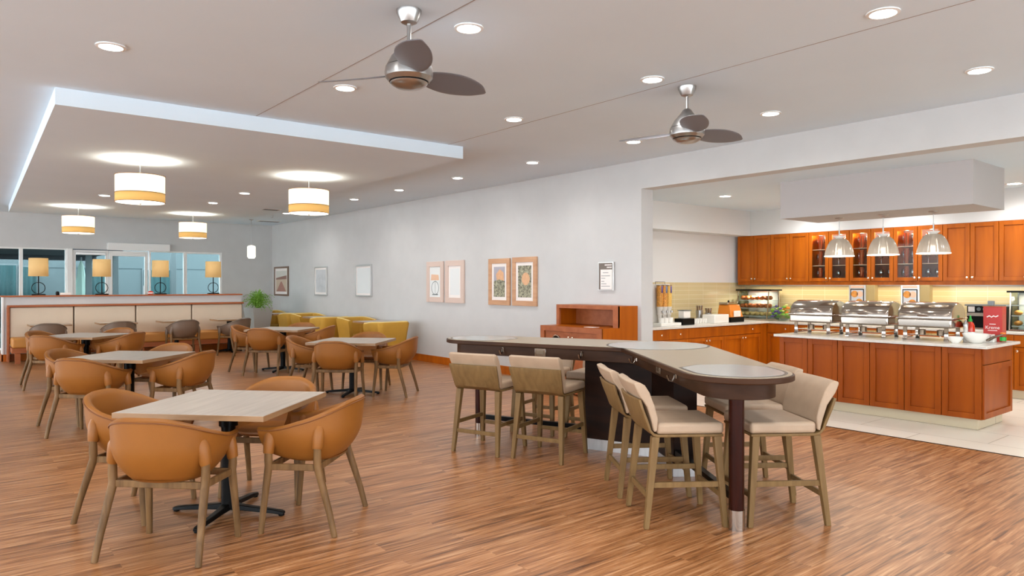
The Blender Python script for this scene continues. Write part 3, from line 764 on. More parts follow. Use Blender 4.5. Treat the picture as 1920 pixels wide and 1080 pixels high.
disc((4.97, 4.08), 0.47, 0.44, 0, 0.982, 0.9828).build('inlay_border', 'inlayline', bar)
disc((4.97, 4.08), 0.45, 0.42, 0, 0.9828, 0.9838).build('hub_inlay', 'inlay', bar)
def inlay(c, d, r0, z0, z1, name, m, k):
    n = Vector((-d.y, d.x)); pts = []
    a0 = math.atan2(n.y, n.x)
    for i in range(25):
        a = a0 - math.pi * i / 24; pts.append(c + Vector((math.cos(a), math.sin(a))) * r0)
    pts += [c - n * r0 - d * k, c - n * r0 * .45 - d * (k + .15), c + n * r0 * .45 - d * (k + .15), c + n * r0 - d * k]
    MB().prism([(p.x, p.y) for p in pts], z0, z1).build(name, m, bar)
for c_, d_ in ((CR, dR), (CL, dL)):
    inlay(c_, d_, 0.30, 0.982, 0.9828, 'inlay_border', 'inlayline', 0.22)
    inlay(c_, d_, 0.28, 0.9828, 0.9838, 'end_inlay', 'inlay', 0.21)
for c_ in (CL, CR):
    MB().lathe([(0.047, 0.12), (0.047, 0.84)], (c_.x, c_.y, 0), 24).build('column', 'columnwood', bar, smooth=True)
    MB().lathe([(0.05, 0.0), (0.05, 0.125), (0.044, 0.128)], (c_.x, c_.y, 0), 24).build('chrome_foot', 'steel', bar, smooth=True)
def vpoly(l, th0, th1):
    """V shaped plan following both wings; th0 viewer side, th1 far side offset"""
    nL = Vector((dL.y, -dL.x)); nL = nL if nL.x > 0 else -nL
    nR = Vector((dR.y, -dR.x)); nR = nR if nR.x > 0 else -nR
    bis = (dL + dR).normalized(); half = math.acos(dL.dot(bis)); sn = math.sin(half)
    return [tuple(HUB + dL * l - nL * th0), tuple(HUB + bis * th0 / sn), tuple(HUB + dR * l - nR * th0), tuple(HUB + dR * l + nR * th1), tuple(HUB - bis * th1 / sn), tuple(HUB + dL * l + nL * th1)]
MB().prism(vpoly(0.66, 0.03, 0.16), 0.10, 0.84).build('pedestal', 'darkwood', bar, bevel=0.004)
MB().prism(vpoly(0.665, 0.036, 0.166), 0.0, 0.10).build('kick_plate', 'kick', bar)
for c_, d_ in ((CL, dL), (CR, dR)):
    p0 = HUB + d_ * 0.6; p1 = c_
    MB().tube([(p0.x, p0.y, 0.19), (p1.x, p1.y, 0.19)], 0.022, square=True).build('foot_rail', 'black', bar)
# hooks and outlet plates along the viewer-side apron
def apron_pt(d, s_):
    n = Vector((d.y, -d.x)); n = n if n.x > 0 else -n
    p = HUB + d * s_ - n * 0.232; return p, -n
def hook(d, s_):
    p, n = apron_pt(d, s_); z = 0.893
    q = [(0.004, 0.02), (0.014, 0.012), (0.02, -0.014), (0.034, -0.032), (0.054, -0.028), (0.064, -0.006), (0.066, 0.008)]
    m = MB().tube([(p.x + n.x * a, p.y + n.y * a, z + b) for a, b in q], [.008, .008, .007, .007, .007, .0075, .010], 8)
    m.lathe([(0.012, -.014), (0.012, .028)], (p.x + n.x * .003, p.y + n.y * .003, z), 8)
    m.build('coat_hook', 'steel', bar, smooth=True)
for d_, s_ in ((dL, 1.42), (dL, 0.60), (dR, 0.30), (dR, 1.40)): hook(d_, s_)
def outlet(d, s_):
    p, n = apron_pt(d, s_); o = MB().box(-0.058, 0.058, 0, 0.006, -0.037, 0.037)
    q = o.build('outlet_plate', 'steel', bar, bevel=0.002); q.location = (p.x, p.y, 0.893); q.rotation_euler = (0, 0, face(n.x, n.y))
    i_ = MB().box(-0.034, 0.034, 0.006, 0.009, -0.018, 0.018); 
    for k in (-.02, .012): i_.box(k, k + .008, .009, .011, -.01, .01)
    i_.build('socket', 'darksteel', q)
outlet(dL, 1.02); outlet(dR, 0.95)

# ================================================================= COUNTER STOOLS
def make_stool():
    t = empty('counter_stool', (0, 0, 0), 0, 'x', 'stool')
    # plywood shell: seat board bent up into the back
    path = [(0.24, 0.575), (0.0, 0.575), (-0.17, 0.575), (-0.205, 0.583), (-0.228, 0.61), (-0.245, 0.66), (-0.275, 0.735), (-0.298, 0.805)]
    rows = []
    for i, (y, z) in enumerate(path):
        up = i >= 5
        row = []
        for j in range(9):
            u = j / 8 * 2 - 1; hw = 0.235 + 0.005 * max(0, i - 4)
            row.append((u * hw, y - (0.018 * (1 - u * u) if i >= 4 else 0), z + (0.0 if not up else 0)))
        rows.append(row)
    MB().grid(rows).build('plywood_shell', 'stoolwood', t, smooth=True, solid=0.016, soff=0, bevel=0.002)
    MB().box(-0.235, 0.235, -0.185, 0.245, 0.583, 0.655).build('seat_cushion', 'fabric', t, bevel=0.022, bseg=4)
    rows = []
    for (y, z, th) in ((-0.215, 0.60, 0.03), (-0.235, 0.68, 0.055), (-0.262, 0.76, 0.06), (-0.293, 0.84, 0.06), (-0.312, 0.885, 0.05), (-0.32, 0.905, 0.022)):
        ring = []
        hw = 0.242 - (0.008 if z > 0.9 else 0)
        over = 0.012 if z > 0.80 else -0.012
        for j in range(9):
            u = j / 8 * 2 - 1; ring.append((u * hw, y - over - 0.016 * (1 - u * u), z))
        for j in range(9):
            u = 1 - j / 8 * 2; ring.append((u * hw, y + th - 0.014 * (1 - u * u), z + 0.008))
        rows.append(ring)
    MB().rings(rows).build('back_cushion', 'fabric', t, smooth=True, bevel=0.008, bseg=3, angle=50)
    L = {}
    for sx in (-1, 1):
        for (fy, ty) in ((-0.255, -0.19), (0.25, 0.205)):
            f, tp = (sx * 0.235, fy, 0), (sx * 0.205, ty, 0.57)
            MB().rings([[(f[0] + a * .016, f[1] + b * .016, 0) for a, b in ((-1, -1), (1, -1), (1, 1), (-1, 1))], [(tp[0] + a * .026, tp[1] + b * .024, 0.57) for a, b in ((-1, -1), (1, -1), (1, 1), (-1, 1))]]).build('leg', 'stoolwood', t, bevel=0.003)
            L[(sx, fy < 0)] = (f, tp)
    def at(k, z):
        f, tp = L[k]; u = z / 0.57; return tuple(f[i] + (tp[i] - f[i]) * u for i in range(3))
    for sx in (-1, 1): 
        a, b = at((sx, True), 0.27), at((sx, False), 0.27)
        MB().box(a[0] - .009, a[0] + .009, a[1], b[1], 0.25, 0.285).build('stretcher', 'stoolwood', t, bevel=0.002)
    for bk in (True, False):
        a, b = at((-1, bk), 0.19), at((1, bk), 0.19)
        MB().box(a[0], b[0], a[1] - .009, a[1] + .009, 0.175, 0.21).build('stretcher', 'stoolwood', t, bevel=0.002)
    return t
fL = Vector((-dL.y, dL.x)); fL = fL if fL.x > 0 else -fL      # away from viewer, left wing
fR = Vector((-dR.y, dR.x)); fR = fR if fR.x > 0 else -fR
S = [(3.98, 5.24, fL, 'beige counter stool at the left wing, leftmost with back to viewer'),
     (4.235, 4.69, fL, 'beige counter stool at the left wing, nearest the dark pedestal'),
     (4.115, 3.485, fR, 'beige counter stool by the pedestal on the left side of right wing'),
     (3.77, 2.95, fR, 'beige counter stool left of the round column at the right wing tip'),
     (4.29, 2.56, -fR, 'nearest beige counter stool right of the round column, facing left'),
     (4.735, 3.04, -fR, 'beige counter stool behind the nearest right one, facing left'),
     (4.93, 5.57, -fL, 'beige counter stool across the left wing, mostly hidden behind leftmost'),
     (5.17, 5.02, -fL, 'beige counter stool across the left wing, seen beside the pedestal')]
place_copies(make_stool(), [(x, y, 0, face(f_.x, f_.y), lab, 'beige counter stools') for x, y, f_, lab in S])

# ================================================================= WALL ART
def frame(name, y0, y1, z0, z1, fw, fm, label, mat_w, art, dark=True):
    """hangs on the right wall; y1 > y0"""
    t = empty(name, (WX, (y0 + y1) / 2, z0), 0, label, 'picture')
    hy, h_ = (y1 - y0) / 2, z1 - z0; x0, x1 = -0.035, -0.002
    m = MB().box(x0, x1, -hy, -hy + fw, 0, h_).box(x0, x1, hy - fw, hy, 0, h_).box(x0, x1, -hy + fw, hy - fw, 0, fw).box(x0, x1, -hy + fw, hy - fw, h_ - fw, h_)
    m.build('frame', fm, t, bevel=0.003)
    MB().box(-0.018, -0.003, -hy + fw, hy - fw, fw, h_ - fw).build('mat_board', 'paper', t)
    art(t, -hy + fw + mat_w, hy - fw - mat_w, fw + mat_w, h_ - fw - mat_w)
    return t
def flat(t, name, m, poly, x=-0.0185):
    """poly in (y, z), thin print layer"""
    b = MB(); n = len(poly)
    b.v += [(x, p[0], p[1]) for p in poly] + [(x + 0.0006, p[0], p[1]) for p in poly]
    b.f += [tuple(range(n)), tuple(reversed(range(n, 2 * n)))] + [(i, (i + 1) % n, n + (i + 1) % n, n + i) for i in range(n)]
    return b.build(name, m, t)
M['silver'] = mat('silver_frame', (206, 206, 204), 0.3, 0.6)
M['brownframe'] = mat('brown_frame', (118, 92, 74), 0.4)
M['blush'] = mat('pale_blush_wood_frame', (212, 190, 178), 0.4)
M['tanframe'] = grain_mat('tan_wood_frame', (186, 140, 104), (204, 160, 124), 0.4, (2, 2, 20))
M['pcsky'] = mat('print_pale_sky', (206, 204, 196), 0.4); M['pchill'] = mat('print_brown_hill', (138, 100, 86), 0.4); M['pcwater'] = mat('print_beige_water', (196, 178, 156), 0.4)
M['pcpier'] = mat('print_rose_pier', (164, 116, 102), 0.4); M['pgrey'] = mat('print_grey', (196, 198, 200), 0.3, noise=0.12, nscale=6); M['pwhite'] = mat('print_white', (228, 232, 232), 0.25)
M['peach'] = mat('reflection_peach', (226, 186, 156), 0.4); M['pgr'] = mat('print_line_grey', (120, 128, 130), 0.4)
M['pfield'] = mat('print_flower_field', (142, 140, 118), 0.4, noise=0.85, nscale=32); M['pdusk'] = mat('print_dusk_blue', (170, 168, 178), 0.4, noise=0.08, nscale=5); M['porange'] = mat('print_sunset_orange', (216, 168, 128), 0.4, noise=0.12, nscale=14)
def art_pier(t, a, b, c, d):
    h_ = d - c; w_ = b - a
    flat(t, 'print', 'pcwater', [(a, c), (b, c), (b, d), (a, d)])
    flat(t, 'printed_sky', 'pcsky', [(a, c + .68 * h_), (b, c + .66 * h_), (b, d), (a, d)], -.0191)
    flat(t, 'printed_hill', 'pchill', [(a, c + .60 * h_), (b, c + .58 * h_), (b, c + .66 * h_), (a + .5 * w_, c + .72 * h_), (a, c + .78 * h_)], -.0197)
    flat(t, 'printed_pier', 'pcpier', [(a + .05 * w_, c), (b - .05 * w_, c), (a + .55 * w_, c + .48 * h_), (a + .45 * w_, c + .48 * h_)], -.0197)
def art_grey(t, a, b, c, d):
    flat(t, 'print', 'pgrey', [(a, c), (b, c), (b, d), (a, d)])
def art_white(t, a, b, c, d): flat(t, 'print', 'pwhite', [(a, c), (b, c), (b, d), (a, d)])
def art_lamp_reflection(t, a, b, c, d):  # lamp reflected in the picture glass, painted as peach shade and grey ring
    h_ = d - c; w_ = b - a
    flat(t, 'print', 'pwhite', [(a, c), (b, c), (b, d), (a, d)])
    flat(t, 'reflected_shade', 'peach', [(a + .15 * w_, c + .55 * h_), (b - .1 * w_, c + .55 * h_), (b - .15 * w_, c + .75 * h_), (a + .2 * w_, c + .73 * h_)], -.0192)
    m = MB(); n = 24; cy, cz, rr_ = (a + b) / 2 + .0 * w_, c + .30 * h_, .32 * w_
    m.tube([(-.019, cy + rr_ * math.cos(2 * math.pi * i / n), cz + rr_ * math.sin(2 * math.pi * i / n)) for i in range(n)], .006, 4, closed=True)
    m.box(-.0196, -.0186, cy - .004, cy + .004, c + .1 * h_, c + .55 * h_).box(-.0196, -.0186, cy - .1, cy + .1, c + .06 * h_, c + .1 * h_)
    m.build('reflected_ring', 'pgr', t)
def art_sun(t, a, b, c, d):
    h_ = d - c; w_ = b - a
    flat(t, 'print', 'pdusk', [(a, c), (b, c), (b, d), (a, d)])
    flat(t, 'printed_sun', 'porange', [(a + .08 * w_, c + .53 * h_), (b - .3 * w_, c + .5 * h_), (b - .2 * w_, c + .75 * h_), (a + .45 * w_, c + .92 * h_), (a + .12 * w_, c + .8 * h_)], -.0192)
    flat(t, 'printed_field', 'pfield', [(a, c), (b, c), (b, c + .52 * h_), (a + .5 * w_, c + .58 * h_), (a, c + .52 * h_)], -.0197)
def art_field(t, a, b, c, d):
    h_ = d - c; w_ = b - a
    flat(t, 'print', 'pfield', [(a, c), (b, c), (b, d), (a, d)])
    n = 18
    flat(t, 'printed_flower', 'porange', [(a + .42 * w_ + .3 * w_ * math.cos(2 * math.pi * i / n), c + .58 * h_ + .2 * h_ * math.sin(2 * math.pi * i / n)) for i in range(n)], -.0192)
frame('framed_print', 19.02, 20.05, 1.21, 2.03, 0.05, 'brownframe', 'brown framed print of a pier and hills beside the far corner', 0.07, art_pier)
frame('framed_print', 16.52, 17.27, 1.25, 1.98, 0.03, 'silver', 'thin silver framed pale grey print, second from the far corner', 0.05, art_grey)
frame('framed_print', 14.20, 14.97, 1.25, 1.975, 0.035, 'silver', 'thin silver framed white print, third from the far corner', 0.04, art_white)
frame('framed_print', 11.31, 11.90, 1.185, 1.97, 0.10, 'blush', 'pale wood framed print with painted lamp reflection, left of the pale pair', 0.0, art_lamp_reflection)
frame('framed_print', 10.63, 11.24, 1.18, 1.975, 0.10, 'blush', 'pale wood framed print, painted white for its reflections, right of the pale pair', 0.05, art_white)  # plain white here stands for reflections on the picture glass
frame('framed_print', 9.29, 9.88, 1.172, 1.97, 0.085, 'tanframe', 'tan wood framed sunset over flower field print, left of the pair', 0.055, art_sun)
frame('framed_print', 8.60, 9.22, 1.172, 1.977, 0.085, 'tanframe', 'tan wood framed orange flower print, right of the pair', 0.055, art_field)
M['olivetan'] = mat('olive_tan_panel', (178, 154, 100), 0.5)
M['signgrey'] = mat('sign_taupe', (112, 102, 94), 0.5)
sg = empty('wall_sign', (WX, 7.08, 1.44), 0, 'small grey framed notice with white sheet, above the wooden waste station', 'sign')
MB().box(-0.03, -0.002, -.152, .152, 0, .41).build('frame', 'silver', sg, bevel=0.003)
MB().box(-0.034, -0.03, -.13, .135, .01, .395).build('backing', 'signgrey', sg)
MB().box(-0.038, -0.034, -.13, .095, .015, .30).build('sheet', 'paper', sg)
tx = MB()
for (z, a, b) in ((.25, -.06, .05), (.205, -.09, .08), (.17, 0.0, .08), (.125, .02, .08), (.09, -.02, .08), (.055, -.09, .08)): tx.box(-.0385, -.038, a, b, z, z + .008)
tx.build('printed_lines', 'pgr', sg)
tx = MB()
for (z, a, b) in ((.355, -.12, .02), (.32, -.12, -.03)):
    y = a
    while y < b: tx.box(-.0346, -.034, y, y + .014, z, z + .02); y += .02
tx.build('title_lettering', 'paper', sg)

# ================================================================= WASTE STATION
ws = empty('waste_station', (0, 0, 0), 0, 'stepped cherry wood waste station with open shelf against the grey wall', 'cabinet')
YA, YB = 6.5, 7.72
MB().box(6.79, 7.495, YA, YA + 0.03, 0, 0.936).box(7.10, 7.495, YA, YA + 0.03, 0.936, 1.23).build('side_panel', 'cherry', ws)
MB().box(6.79, 7.495, YB - 0.03, YB, 0, 0.936).box(7.10, 7.495, YB - 0.03, YB, 0.936, 1.23).build('side_panel', 'cherry', ws)
MB().box(6.785, 7.495, YA + .03, YB - .03, 0.905, 0.937).build('counter_top', 'cherry', ws)
MB().box(7.10, 7.495, YA + .03, YB - .03, 1.195, 1.23).build('top', 'cherry', ws)
MB().box(7.47, 7.495, YA + .03, YB - .03, 0.0, 1.195).build('back_panel', 'redwood', ws)
MB().box(7.095, 7.13, YA, YA + .09, 0.937, 1.232).box(7.095, 7.13, YB - .06, YB, 0.937, 1.232).box(7.095, 7.13, YA + .09, YB - .06, 1.18, 1.232).build('shelf_frame', 'redwood', ws)
MB().box(6.78, 6.80, YA, YA + .09, 0.02, 0.937).box(6.78, 6.80, YB - .08, YB, 0.02, 0.937).box(6.78, 6.80, YA + .09, YB - .08, 0.865, 0.937).box(6.78, 6.8, YA + .09, YB - .08, .02, .1).build('face_frame', 'redwood', ws)
for a, b, ks in ((YA + .095, (YA + YB) / 2 - .003, YA + .52), ((YA + YB) / 2 + .003, YB - .085, YA + .70)):
    d = MB().box(6.805, 6.82, a, b, .105, .86).build('door', 'redwood', ws)
    MB().ball((6.797, (YA + YB) / 2 + (-.04 if ks < YA + .6 else .04), 0.79), 0.014).build('knob', 'knob', d, smooth=True)
n = 28
MB().tube([(6.80, 7.40 + .085 * math.cos(2 * math.pi * i / n), 0.72 + .085 * math.sin(2 * math.pi * i / n)) for i in range(n)], .012, 8, closed=True).build('opening_ring', 'steel', ws, smooth=True)
m = MB(); m.v += [(6.803, 7.40 + .08 * math.cos(2 * math.pi * i / n), 0.72 + .08 * math.sin(2 * math.pi * i / n)) for i in range(n)] + [(6.804, 7.40 + .08 * math.cos(2 * math.pi * i / n), 0.72 + .08 * math.sin(2 * math.pi * i / n)) for i in range(n)]
m.f += [tuple(range(n)), tuple(reversed(range(n, 2 * n)))]; m.build('opening', 'black', ws)
o = MB().box(-0.06, 0.06, -0.09, 0.09, 0, 0.004).build('paper_sheet', 'paper', None); o.location = (6.95, 6.85, 0.937); tag(o, 'small white paper lying on the waste station counter', 'paper')

# ================================================================= KITCHEN CABINETS
def door_mb(w_, h_, th=0.022, fw=0.058, inset=0.017, glass=False):
    """shaker door, local: x across, faces -y, origin bottom left"""
    m = MB().box(0, fw, 0, th, 0, h_).box(w_ - fw, w_, 0, th, 0, h_).box(fw, w_ - fw, 0, th, 0, fw).box(fw, w_ - fw, 0, th, h_ - fw, h_)
    if not glass: m.box(fw, w_ - fw, inset, th, fw, h_ - fw)
    return m
def add_door(parent, x, z, w_, h_, knob=None, mat_='cherry', glass=False, name='door', fw=0.055, y=-0.02):
    o = door_mb(w_ - .007, h_ - .004, glass=glass, fw=fw).build(name, mat_, parent, bevel=.002, bseg=1); o.location = (x + .0035, y, z + .002)
    if glass: MB().box(fw, w_ - fw - .004, 0.008, 0.012, fw, h_ - fw - .004).build('glass_pane', 'glass', o)
    if knob: MB().lathe([(0.006, 0), (0.006, .012), (.014, .018), (.015, .026), (.008, .032)], n=12).build('knob', 'knob', o, smooth=True); k = COL.objects[-1]
    if knob:
        k.location = (knob[0], 0, knob[1]); k.rotation_euler = (R(90), 0, 0)
    return o
# upper cabinets on the back wall: local x runs along world -y
ROT_B = R(-90)   # local +x -> world -y, local -y (front) -> world -x
uy = [(7.46, 6.80), (6.80, 6.10), (6.10, 5.42), (5.42, 4.745), (4.745, 4.06), (4.06, 3.36), (3.36, 2.68), (2.68, 2.0)]
ul = ['cherry wall cabinet at the left end of the upper row', 'cherry wall cabinet left of the glass-door cabinets', 'leftmost glass-door wall cabinet with copper cup stack behind first pendant',
      'middle glass-door wall cabinet behind the middle dome pendant', 'rightmost glass-door wall cabinet behind the right dome pendant', 'cherry wall cabinet right of the glass-door cabinets', 'cherry wall cabinet at the right picture edge', 'cherry wall cabinet beyond the right picture edge']
M['cabin'] = mat('cabinet_interior', (122, 88, 76), 0.6)
M['peach'] = mat('peach_print', (226, 186, 156), 0.4)
for i, (a, b) in enumerate(uy):
    w_ = a - b; gl = i in (2, 3, 4)
    t = empty('wall_cabinet', (11.36, a, 1.52), ROT_B, ul[i], 'cabinet', 'upper kitchen cabinets')
    D = 0.325
    if gl:
        MB().box(0, .02, 0, D, 0, .88).box(w_ - .02, w_, 0, D, 0, .88).box(.02, w_ - .02, 0, D, 0, .05).box(.02, w_ - .02, 0, D, .85, .88).box(w_ / 2 - .015, w_ / 2 + .015, 0, .02, .05, .85).build('body', 'cherry', t)
        MB().box(.02, w_ - .02, D - .02, D, .05, .85).build('back_panel', 'cabin', t)
        light('light_source', 'POINT', (w_ / 4, .05, .8), 5, t, .02, (1, .8, .65)); light('light_source', 'POINT', (w_ * .75, .05, .8), 5, t, .02, (1, .8, .65))
        for z in (.31, .575): MB().box(.02, w_ - .02, .03, D - .02, z, z + .012).build('shelf', 'glass', t); MB().box(.02, w_ - .02, .026, .03, z, z + .012).build('shelf_edge', 'peach', t)
    else:
        MB().box(0, w_, 0, D, 0, .88).build('body', 'cherry', t)
    z0 = 0.055; h_ = .82
    add_door(t, 0, z0, w_ / 2, h_, (w_ / 2 - .035, .05), glass=gl)
    add_door(t, w_ / 2, z0, w_ / 2, h_, (.03, .05), glass=gl)
# glasses and cup stacks inside the glass cabinets
def make_wineglass():
    return MB().lathe([(0.032, 0), (0.03, 0.003), (0.004, 0.006), (0.0035, 0.075), (0.012, 0.085), (0.034, 0.11), (0.038, 0.14), (0.031, 0.185), (0.029, 0.185), (0.036, 0.14), (0.03, 0.112), (0.003, 0.09)], n=14).build('wine_glass', 'wineglass', None, smooth=True)
gls = make_wineglass(); gls['category'] = 'glass'
cup = MB().lathe([(0.028, 0), (0.036, 0.045), (0.041, 0.06), (0.038, 0.06), (0.034, 0.046), (0.02, 0.01)], n=16).build('copper_cup', 'copper', None, smooth=True); cup['category'] = 'cup'
gi = []; ci = []
cn = ['left', 'middle', 'right']
for i in (2, 3, 4):
    a, b = uy[i]; w_ = a - b
    for half in (0, 1):
        for sh_, z in (('bottom', 1.571), ('middle', 1.845), ('top', 2.11)):
            for q in range(2):
                yy = a - (0.09 + q * 0.13 + half * w_ / 2)
                lab = 'stemmed glass on the %s shelf of the %s glass-door cabinet, %s %s' % (sh_, cn[i - 2], 'left door' if not half else 'right door', 'left' if q == 0 else 'right')
                gi.append((11.50, yy, z, 0, lab, 'stemmed glasses in the wall cabinets'))
    for k, z in enumerate([1.571 + .034 * j for j in range(6)] + [1.845 + .034 * j for j in range(6)] + [2.11 + .034 * j for j in range(5)]):
        sh_ = 'bottom' if z < 1.8 else 'middle' if z < 2.1 else 'top'
        kk = k if k < 6 else k - 6 if k < 12 else k - 12
        ci.append((11.44, a - 0.155, z, 0, 'copper cup, %s from the bottom of the %s-shelf stack, %s glass-door cabinet' % (['first', 'second', 'third', 'fourth', 'fifth', 'sixth'][kk], sh_, cn[i - 2]), 'stacked copper cups, %s shelf of %s glass cabinet' % (sh_, cn[i - 2])))
place_copies(gls, gi); place_copies(cup, ci)
# under-cabinet light strip
us = empty('cabinet_light_strip', (11.52, 4.7, 1.518), 0, 'slim light strip under the upper cabinets', 'light')
MB().box(-.02, .02, -2.6, 2.6, -.012, 0).build('housing', 'white', us)
light('light_source', 'AREA', (0.02, 0, -.02), 9, us, 0.04, (1, .86, .6), sizey=5.2)


# base run on the back wall
BXF = 11.13
def base_cab(y_hi, y_lo, label, doors=2, drawer=True, dk=None, offx=None):
    w_ = y_hi - y_lo
    t = empty('base_cabinet', (BXF, y_hi, 0), ROT_B, label, 'cabinet', 'base kitchen cabinets on the back wall')
    MB().box(0, w_, 0, 0.555, 0.12, 0.86).build('body', 'cherry', t)
    MB().box(0, w_, 0.06, 0.5, 0, 0.12).build('toe_kick', 'basetile', t)
    if drawer:
        o = MB().box(0.003, w_ - .003, -.022, 0, .70, .85).build('drawer', 'cherry', t, bevel=.002)
        k = MB().lathe([(0.006, 0), (0.006, .012), (.014, .018), (.015, .026), (.008, .032)], n=12).build('knob', 'knob', o, smooth=True); k.location = (w_ / 2, -.02, .775); k.rotation_euler = (R(90), 0, 0)
    dw = w_ / doors
    for j in range(doors):
        add_door(t, j * dw, .13, dw, .56, (dw - .04 if j == 0 and doors == 2 else .04, .51))
    return t
base_cab(6.728, 6.02, 'cherry base cabinet in the corner behind the island left end'); base_cab(6.02, 5.2, 'cherry base cabinet behind the first chafing dish')
base_cab(5.2, 4.4, 'cherry base cabinet behind the second chafing dish'); base_cab(4.4, 3.6, 'cherry base cabinet behind the third chafing dish')
base_cab(3.6, 3.12, 'cherry base cabinet behind the island right end', 1); base_cab(3.12, 2.45, 'cherry base cabinet at the right picture edge', 1); base_cab(2.45, 1.7, 'cherry base cabinet beyond the right picture edge')
# base run on the left wall: faces -y
LYF = 6.75
def base_cab_l(x0, x1, label, doors, drawers, kx=None):
    w_ = x1 - x0
    t = empty('base_cabinet', (x0, LYF, 0), 0, label, 'cabinet', 'base kitchen cabinets on the left wall')
    MB().box(0, w_, 0, 0.76, 0.12, 0.86).build('body', 'cherry', t)
    MB().box(0, w_, 0.06, 0.7, 0, 0.12).build('toe_kick', 'basetile', t)
    for a, b, kn in drawers:
        o = MB().box(a + .003, b - .003, -.02, 0, .70, .85).build('drawer', 'cherry', t, bevel=.002)
        if kn is not None:
            k = MB().lathe([(0.006, 0), (0.006, .012), (.014, .018), (.015, .026), (.008, .032)], n=12).build('knob', 'knob', o, smooth=True); k.location = (kn, -.02, .775); k.rotation_euler = (R(90), 0, 0)
    if doors:
        dw = w_ / doors
        for j in range(doors): add_door(t, j * dw, .13, dw, .56, (dw - .04 if j == 0 and doors == 2 else .04, .51))
base_cab_l(7.76, 8.94, 'cherry base cabinet with two drawers beside the wall end', 3, [(.26, .70, .51), (.70, 1.18, .95)])
base_cab_l(8.94, 9.86, 'cherry base cabinet with plain top panel in the left run', 2, [(0, .92, None)])
base_cab_l(9.86, 10.92, 'cherry base cabinet nearest the corner in the left run', 2, [(0, 1.06, .78)])
o = MB().box(10.92, 11.13, 6.73, 7.0, 0, 0.86).build('corner_filler', 'cherry', None); tag(o, 'cherry corner post where the two counter runs meet', 'cabinet')
o = MB().prism([(7.755, 7.53), (7.755, 6.69), (11.08, 6.69), (11.08, -2), (11.69, -2), (11.69, 7.53)], .86, .895).build('worktop', 'counter', None, bevel=.004)
tag(o, 'pale quartz L-shaped worktop along the kitchen walls', 'worktop')

# ================================================================= ISLAND
isl = empty('kitchen_island', (8.38, 4.89, 0), ROT_B, 'cherry kitchen island with six panels and cream tile base', 'island')
LI = 4.89 - 2.63; DI = 0.87
MB().box(0.0, LI, 0, DI, .12, .86).build('body', 'cherryd', isl)
MB().box(0.06, LI - .06, .06, DI - .06, 0, .12).build('tile_base', 'basetile', isl)
for j in range(6): add_door(isl, j * LI / 6, .12, LI / 6, .735, None, 'cherryd', name='panel', fw=.06)
# end panel facing the viewer's right
o = door_mb(DI, .56, fw=.06).build('end_panel', 'cherryd', isl); o.location = (LI + .02, 0, .125); o.rotation_euler = (0, 0, R(90))
o = MB().box(0, DI, 0, .02, 0, .16).build('end_drawer', 'cherryd', isl, bevel=.002); o.location = (LI + .02, 0, .695); o.rotation_euler = (0, 0, R(90))
o = MB().box(8.29, 9.34, 2.56, 4.93, .862, .892).build('island_worktop', 'counter', None, bevel=.004)
tag(o, 'pale quartz worktop of the island under the chafing dishes', 'worktop')

# dome pendants over the island
def make_dome():
    t = empty('dome_pendant', (0, 0, 0), 0, 'x', 'pendant lamp')
    MB().lathe([(0.055, 0), (0.05, -.012), (0.012, -.03)], n=20).build('canopy', 'nickel', t, smooth=True)
    MB().lathe([(0.0045, -.02), (0.0045, -.2)], n=8).lathe([(0.009, -.14), (0.009, -.235)], n=8).build('rod', 'nickel', t, smooth=True)
    MB().lathe([(0.07, -.232), (0.068, -.238), (0.035, -.262), (0.03, -.275)], n=20).build('cap', 'white', t, smooth=True)
    n = 72; rows = []
    for (r_, z) in ((.035, -.262), (.075, -.268), (.11, -.30), (.135, -.345), (.155, -.40), (.168, -.455), (.172, -.487)):
        rows.append([(r_ * (1 + .012 * math.cos(24 * 2 * math.pi * i / n)) * math.cos(2 * math.pi * i / n), r_ * (1 + .012 * math.cos(24 * 2 * math.pi * i / n)) * math.sin(2 * math.pi * i / n), z) for i in range(n)])
    MB().rings(rows, False, False).build('glass_shade', 'ribglass', t, smooth=True, angle=80)
    MB().tube([(.173 * math.cos(2 * math.pi * i / 48), .173 * math.sin(2 * math.pi * i / 48), -.487) for i in range(48)], .005, 6, closed=True).build('rim', 'diffuser', t, smooth=True)
    MB().lathe([(.012, -.27), (.014, -.30), (.028, -.34), (.03, -.37), (.018, -.4), (.002, -.41)], n=14).build('bulb', 'bulb', t, smooth=True)
    light('light_source', 'POINT', (0, 0, -.50), 4, t, .04, (1, .9, .75))
    return t
place_copies(make_dome(), [(8.9, 4.38, 2.37, 0, 'left ribbed glass dome pendant over the island', 'dome pendants over the island'), (8.92, 3.85, 2.37, 0, 'middle ribbed glass dome pendant over the island', 'dome pendants over the island'), (8.92, 3.29, 2.37, 0, 'right ribbed glass dome pendant over the island', 'dome pendants over the island')])

